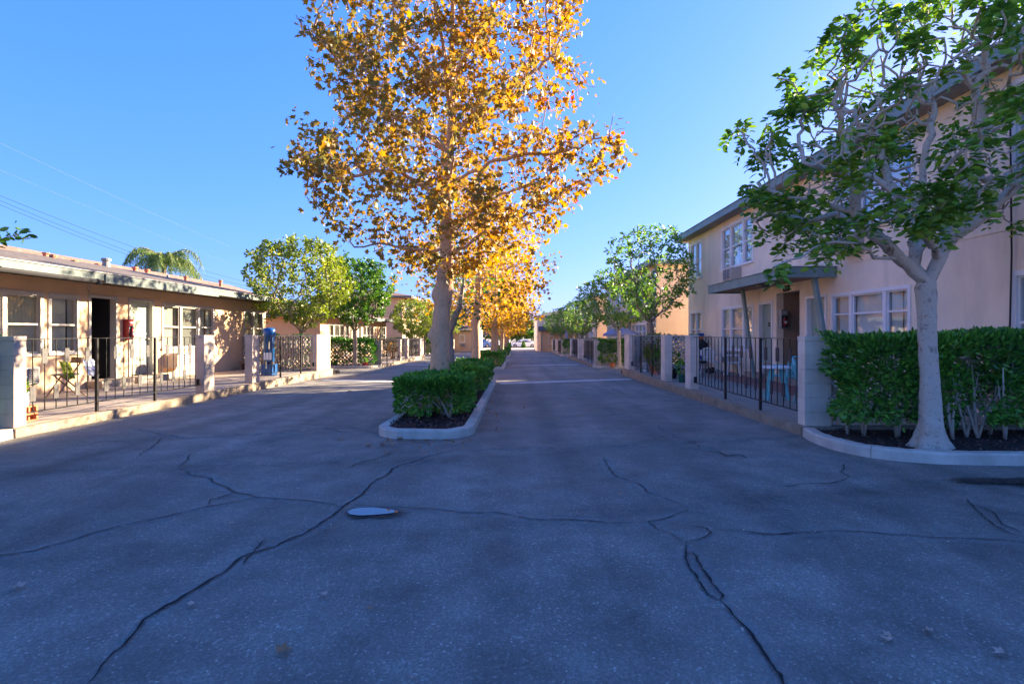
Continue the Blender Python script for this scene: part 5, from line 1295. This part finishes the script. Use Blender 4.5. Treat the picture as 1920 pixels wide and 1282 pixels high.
t = thing('toy_car', 'blue and white ride-on toy car seen through the gateway', 'toy', (5.95, 20.2, .13), None, .4, local=True)
b = MB(); b.hexa([(-.3, -.15, .08), (.3, -.15, .08), (.3, .15, .08), (-.3, .15, .08), (-.26, -.13, .24), (.28, -.13, .2), (.28, .13, .2), (-.26, .13, .24)]); b.build('body', 'paleblue', t, bevel=.02)
b = MB(); b.hexa([(-.15, -.11, .24), (.1, -.11, .22), (.1, .11, .22), (-.15, .11, .24), (-.1, -.09, .34), (.03, -.09, .34), (.03, .09, .34), (-.1, .09, .34)]); b.build('cabin', 'carglass', t)
for sx in (-.19, .19):
    for sy in (-.15, .15): q = MB(); q.tube([(sx, sy-.02, .08), (sx, sy+.02, .08)], .08, 12); q.build('wheel', 'rubber', t)
# pots and plants
def potplant(label, x, y, zb, r, h, m, ph, lm, n=160, size=.09, spread=.13, spiky=False, seed=1, flower=None):
    t = thing('potted_plant', label, 'potted plant', (x, y, zb), 'potted plants on the patios', local=True)
    b = MB(); b.lathe([(r*.68, 0), (r*.95, h*.85), (r*1.08, h*.86), (r*1.08, h), (r*.95, h), (r*.9, h*.9)], 0, 0, 16); b.build('pot', m, t)
    rr = np.random.default_rng(seed); b = MB()
    for i in range(5): a = i*1.3; b.tube([(0, 0, h*.8), (math.cos(a)*spread*.4, math.sin(a)*spread*.4, h+ph*.5), (math.cos(a)*spread*.7, math.sin(a)*spread*.7, h+ph*.85)], .006, 4)
    b.build('stems', 'bark_tan', t)
    if spiky: p = np.stack([rr.normal(0, r*.4, n), rr.normal(0, r*.4, n), np.full(n, h*.9)], 1); d = np.stack([rr.normal(0, .25, n), rr.normal(0, .25, n), np.ones(n)*3], 1); leaves('foliage', p, d, ph, 'quad' if not spiky else 'oval', lm, t, seed=seed)
    else:
        p = rr.normal(0, 1, (n, 3)); p /= np.linalg.norm(p, axis=1, keepdims=True); p *= rr.uniform(.3, 1, (n, 1))**.5; p = p*np.array([spread, spread, ph*.5])+np.array([0, 0, h+ph*.55]); leaves('foliage', p, p-np.array([0, 0, h]), size, 'oval', lm, t, seed=seed)
    if flower:
        k = 26; p = rr.normal(0, 1, (k, 3)); p /= np.linalg.norm(p, axis=1, keepdims=True); p = p*np.array([spread, spread, ph*.5])*1.05+np.array([0, 0, h+ph*.6]); leaves('flowers', p, p, size*.6, 'star', flower, t, seed=seed+1)
    return t
potplant('dark green pot with small plant in the gateway opening', 4.5, 15.15, .13, .12, .22, 'pot', .32, 'green_leaf', 90, seed=2)
potplant('terracotta pot of tall yellow green blades behind the far railing', 4.55, 18.6, .13, .12, .26, 'terracotta', .62, 'olive_leaf', 34, spiky=True, seed=3)
potplant('second terracotta pot with bushy leaves beside the yellow green blades', 4.55, 18.1, .13, .10, .22, 'terracotta', .42, 'green_leaf', 120, seed=4)
potplant('small pink pot at the foot of the far railing', 4.5, 17.75, .13, .07, .14, 'pink', .16, 'green_leaf', 50, .06, .07, seed=5)
potplant('teal pot with feathery plant behind the far railing', 4.6, 17.1, .13, .12, .22, 'teal', .5, 'olive_leaf', 160, .08, .16, seed=6)
potplant('dark pot with drooping plant nearest to the gateway', 4.62, 16.45, .13, .14, .26, 'black', .55, 'green_leaf', 170, .09, .18, seed=7)
potplant('red flowering shrub in a pot before the far openwork screen', 5.3, 20.3, .13, .14, .25, 'pot', .85, 'green_leaf', 200, .09, .28, seed=8, flower='red')
potplant('small orange pot with ferny plant at the foot of the right hedge', 4.75, 27.6, -.2, .16, .2, 'terracotta', .4, 'olive_leaf', 160, .1, .25, seed=9)
potplant('pale flower pot with red blooms beside the near left pillar', -7.4, 8.4, .36, .11, .22, 'greyblue', .12, 'green_leaf', 70, .07, .12, seed=10, flower='red')
potplant('red pot under the left hedge near the straight trunk', -7.55, 28.0, -.2, .13, .2, 'red', .2, 'green_leaf', 70, .08, .14, seed=12)
potplant('pot of orange blooms behind the middle left railing', -7.9, 36, -.2, .2, .4, 'terracotta', .6, 'syc_leaf_far', 160, .12, .3, seed=13)
t = thing('storage_tub', 'pale blue and white tub standing behind the far railing', 'tub', (4.6, 19.3, .13), local=True)
b = MB(); b.hexa([(-.16, -.2, 0), (.16, -.2, 0), (.16, .2, 0), (-.16, .2, 0), (-.19, -.24, .26), (.19, -.24, .26), (.19, .24, .26), (-.19, .24, .26)]); b.build('body', 'paleblue', t, bevel=.01)
b = MB(); b.box(-.2, .2, -.25, .25, .262, .29); b.build('lid', 'plastic', t, bevel=.008)
# terracotta breeze bricks under the flower pot
t = thing('hollow_brick', 'lower of two hollow terracotta bricks beside the near left pillar', 'brick', (-7.4, 8.4, .13), 'hollow bricks', local=True)
b = MB()
b.box(-.1, .1, -.16, .16, 0, .02); b.box(-.1, .1, -.16, .16, .095, .115)
for y in (-.16, -.015, .13): b.box(-.1, .1, y, y+.03, .021, .094)
b.build('brick_shell', 'terracotta', t)
copy_thing(t, (-7.4, 8.4, .246), .06, 'upper hollow terracotta brick carrying the pale flower pot')
# folding stool and cloths on the near left patio
t = thing('folding_chair', 'folding wooden chair with round seat before the near left wall', 'chair', (-9.3, 11.6, .13), None, -.5, local=True)
b = MB()
for sx in (-.2, .2): b.tube([(sx, -.28, 0), (sx, .22, .82)], .014, 6); b.tube([(sx*.9, .28, 0), (sx*.9, -.16, .46)], .014, 6)
b.tube([(-.2, .0, .4), (.2, .0, .4)], .012, 6); b.build('frame', 'wood', t)
b = MB(); b.lathe([(.22, 0), (.24, .015), (.22, .03)], 0, -.02, 18, .46); b.build('seat', 'drip', t)
b = MB(); b.box(-.21, .21, .17, .2, .70, .82); b.build('backrest', 'wood', t)
for (nm_, lab, m_, x, y, z, w_) in [('towel', 'lime green cloth hung over the folding chair back', 'lime', -9.2, 11.4, .74, .24), ('cloth_bag', 'pale blue-white cloth bag beside the lime cloth', 'greyblue', -9.1, 11.9, .76, .3)]:
    b = MB(); n = 6
    for i in range(n):
        for j in range(4):
            f = lambda a, c: (x+.05*math.sin(a*4)+.03*c, y+(a/n-.5)*w_, z+.14-c*.085+.02*math.sin(a*2.3))
            b.quad(f(i, j), f(i+1, j), f(i+1, j+1), f(i, j+1))
    o = b.build(nm_, m_, None, True); o.modifiers.new('s', 'SOLIDIFY').thickness = .012; tag(o, lab, 'cloth')
# blue cylinder by the left far screen
t = thing('water_tank', 'tall bright blue plastic cylinder with white label on the near left patio', 'tank', (-7.75, 17.6, .13), local=True)
b = MB(); b.lathe([(.15, .42), (.17, .44), (.17, 1.22), (.19, 1.23), (.19, 1.42), (.16, 1.48), (.06, 1.5)], 0, 0, 24); b.build('cylinder', 'blue', t, True)
b = MB(); b.lathe([(.14, .36), (.14, .42)], 0, 0, 20); b.build('neck', 'black', t); b = MB(); b.box(-.18, .18, -.2, .2, 0, .36); b.build('base', 'blue', t, bevel=.02)
b = MB(); b.box(-.09, .17, -.176, -.172, .5, .72); b.build('paper_label', 'plastic', t); b = MB(); b.tube([(.15, -.1, 1.2), (.17, -.14, 1.0), (.16, -.14, .75)], .02, 6); b.build('handle', 'blue', t)
t = thing('garden_bench', 'low dark bench at the wall end of the far left screen', 'bench', (-9.7, 20.5, .13), local=True)
b = MB(); b.box(-.35, .35, -.18, .18, .24, .3); b.build('seat', 'wood', t)
for sx in (-.28, .28): b = MB(); b.box(sx-.03, sx+.03, -.15, .15, 0, .239); b.build('leg', 'wood', t)
# parasols
t = thing('patio_umbrella', 'open blue-grey parasol above the middle right patio', 'parasol', (5.85, 31.2, -.2), local=True)
b = MB(); b.tube([(0, 0, 0), (0, 0, 2.02)], .02, 8); b.build('pole', 'plastic', t)
b = MB(); n = 8; ap = (0, 0, 2.0)
for i in range(n):
    a0, a1 = 2*math.pi*i/n, 2*math.pi*(i+1)/n; P0 = (math.cos(a0), math.sin(a0)); P1 = (math.cos(a1), math.sin(a1))
    for (ra_, za, rb_, zb_) in ((.0, 2.0, .5, 1.88), (.5, 1.88, .98, 1.62), (.98, 1.62, .99, 1.5)):
        if ra_ == 0: b.poly([ap, (P0[0]*rb_, P0[1]*rb_, zb_), (P1[0]*rb_, P1[1]*rb_, zb_)])
        else: b.quad((P0[0]*ra_, P0[1]*ra_, za), (P0[0]*rb_, P0[1]*rb_, zb_), (P1[0]*rb_, P1[1]*rb_, zb_), (P1[0]*ra_, P1[1]*ra_, za))
o = b.build('canopy', 'umbrella', t); o.modifiers.new('s', 'SOLIDIFY').thickness = .006
b = MB()
for i in range(n): a = 2*math.pi*i/n; b.tube([(0, 0, 1.95), (math.cos(a)*.5, math.sin(a)*.5, 1.85), (math.cos(a)*.97, math.sin(a)*.97, 1.6)], .008, 4)
b.build('ribs', 'plastic', t)
b = MB(); b.lathe([(.25, 0), (.25, .05), (.05, .1)], 0, 0, 16); b.build('base', 'concrete', t)
t = thing('patio_umbrella', 'closed pale parasol standing upright far down the right side', 'parasol', (4.85, 53.5, -.5), local=True)
b = MB(); b.tube([(0, 0, 0), (0, 0, 2.5)], .025, 8); b.build('pole', 'plastic', t); b = MB(); b.lathe([(.16, 1.3), (.2, 1.45), (.12, 2.2), (.03, 2.55)], 0, 0, 12); b.build('canopy', 'umbrella', t, True)

# ------------------------------------------------------------------ fallen leaves on the asphalt
FL = [(525, 1229, 'lone dry brown leaf on bare asphalt at lower left of centre', .1, 0), (1745, 1190, 'single pale leaf lying apart near the lower right', .06, 1), (1662, 1205, 'paler of the leaves grouped low on the right asphalt', .07, 1), (1668, 1197, 'second leaf touching the pale group low on the right', .06, 1), (1880, 1230, 'pale leaf lying farthest into the lower right corner', .07, 1),
 (637, 826, 'brown leaf lying left of the island kerb', .13, 0), (748, 826, 'brown leaf against the front of the island kerb', .14, 0), (693, 838, 'dry leaf in front of the island, left of a small cluster', .1, 0), (720, 836, 'upper leaf of the small cluster before the island', .1, 0), (727, 851, 'lowest leaf of the small cluster before the island', .1, 0), (733, 835, 'right leaf of the small cluster before the island', .1, 0),
 (955, 778, 'brown leaf right of the island kerb on the lane', .12, 0), (362, 1136, 'small leaf lying on the long crack at lower left', .06, 1), (38, 1105, 'long pale leaf at the lower left edge', .09, 1), (608, 1120, 'tiny pale leaf on the open asphalt below the puddle', .06, 1),
 (1163, 930, 'small dark leaf alone on the middle asphalt', .06, 0), (436, 985, 'tiny pale leaf left of the puddle', .05, 1), (695, 1144, 'tiny brown leaf right of the long diagonal crack', .05, 0), (985, 765, 'leaf nearer the centre of the right lane', .1, 0), (655, 735, 'brown leaf in the sunlit part of the left lane', .14, 0), (1118, 733, 'small leaf far along the right lane', .1, 0)]
for i, (px, py, lab, sz, kd) in enumerate(FL):
    x, y = gp(px, py); S, Fc = leaf_shape('maple'); rr = random.Random(i); a = rr.uniform(0, 6.28); V = []
    for p in S:
        q = (p[0]*math.cos(a)-p[1]*math.sin(a), p[0]*math.sin(a)+p[1]*math.cos(a)); V.append((q[0]*sz, q[1]*sz, .014+abs(p[0])*sz*.55+rr.uniform(0, .006)))
    o = npmesh('fallen_leaf', V, Fc, 'dryred' if kd else 'kraft'); o.location = (x, y, gz(y)); tag(o, lab, 'leaf', 'fallen leaves on the asphalt')

# pale grit and leaf crumbs scattered on the asphalt
rr = np.random.default_rng(77); gx = rr.uniform(-7, 6, 420); gy = 1.8+rr.uniform(0, 1, 420)**1.5*16
gpx = np.stack([gx, gy, np.array([gz(v)+.012 for v in gy])], 1)
gd = rr.normal(0, 1, (420, 3)); gd[:, 2] *= .1
tag(leaves('grit', gpx, gd, .016, 'quad', 'dryred', seed=78, flat=4., sv=.6), kind='stuff')
# dry leaves collected along the island kerb and in the bed
rr = np.random.default_rng(79); n_ = 260; sd_ = rr.random(n_); lx = np.where(sd_ < .5, -.55+rr.exponential(.12, n_), rr.uniform(-2., -.6, n_)); ly = np.where(sd_ < .5, rr.uniform(8.2, 17, n_), 7.62-rr.exponential(.15, n_))
gd = rr.normal(0, 1, (n_, 3)); gd[:, 2] *= .15
tag(leaves('leaf_litter', np.stack([lx, ly, np.array([gz(v)+.014 for v in ly])], 1), gd, .035, 'star', 'kraft', seed=80, flat=3., sv=.6), kind='stuff')

# ------------------------------------------------------------------ light, sky, camera
SKYC = ((.88, .108), (.56, .258), (.42, .76))   # deep clear blue: contrast and gain per channel
AZ = R(52.); EL = R(17.9)   # azimuth from +Y towards +X
w = bpy.data.worlds.new('World'); sc.world = w; w.use_nodes = True; t = w.node_tree; t.nodes.clear()
sky = t.nodes.new('ShaderNodeTexSky'); sky.sky_type = 'NISHITA'; sky.sun_disc = False; sky.sun_elevation = EL; sky.sun_rotation = AZ
sky.air_density = 1.0; sky.dust_density = .6; sky.ozone_density = 2.2; sky.altitude = 0
bg = t.nodes.new('ShaderNodeBackground'); bg.inputs['Strength'].default_value = .15; wo = t.nodes.new('ShaderNodeOutputWorld')
sp_ = t.nodes.new('ShaderNodeSeparateColor'); cb_ = t.nodes.new('ShaderNodeCombineColor'); t.links.new(sky.outputs[0], sp_.inputs[0])
for i_, (g_, k_) in enumerate(SKYC):
    pw = node(t, 'ShaderNodeMath', operation='POWER', i_1=g_); ml = node(t, 'ShaderNodeMath', operation='MULTIPLY', i_1=k_)
    t.links.new(sp_.outputs[i_], pw.inputs[0]); t.links.new(pw.outputs[0], ml.inputs[0]); t.links.new(ml.outputs[0], cb_.inputs[i_])
t.links.new(cb_.outputs[0], bg.inputs[0]); t.links.new(bg.outputs[0], wo.inputs[0])
sl = bpy.data.lights.new('sun', 'SUN'); sl.energy = 4.0; sl.angle = R(.6); sl.color = (1., .80, .56); so = bpy.data.objects.new('sun', sl); COL.objects.link(so)
sd = Vector((math.sin(AZ)*math.cos(EL), math.cos(AZ)*math.cos(EL), math.sin(EL))); so.rotation_euler = sd.to_track_quat('Z', 'Y').to_euler()
cam = bpy.data.cameras.new('camera'); co = bpy.data.objects.new('camera', cam); COL.objects.link(co); sc.camera = co
cam.sensor_width = 36; cam.lens = 36*F0/1920; cam.shift_x = -7/1920; cam.shift_y = -16/1920; cam.clip_end = 3000; cam.clip_start = .05
co.location = (0, 0, H); co.rotation_euler = (R(90), 0, 0)
sc.view_settings.view_transform = 'Standard'; sc.view_settings.look = 'None'; sc.view_settings.gamma = 1; sc.view_settings.exposure = 3.0
sc.cycles.use_denoising = True; sc.cycles.max_bounces = 8; sc.cycles.diffuse_bounces = 4; sc.cycles.transparent_max_bounces = 16; sc.cycles.sample_clamp_indirect = 6
sc.cycles.caustics_reflective = False; sc.cycles.caustics_refractive = False
for o in COL.objects:
    if '_base' in o: del o['_base']
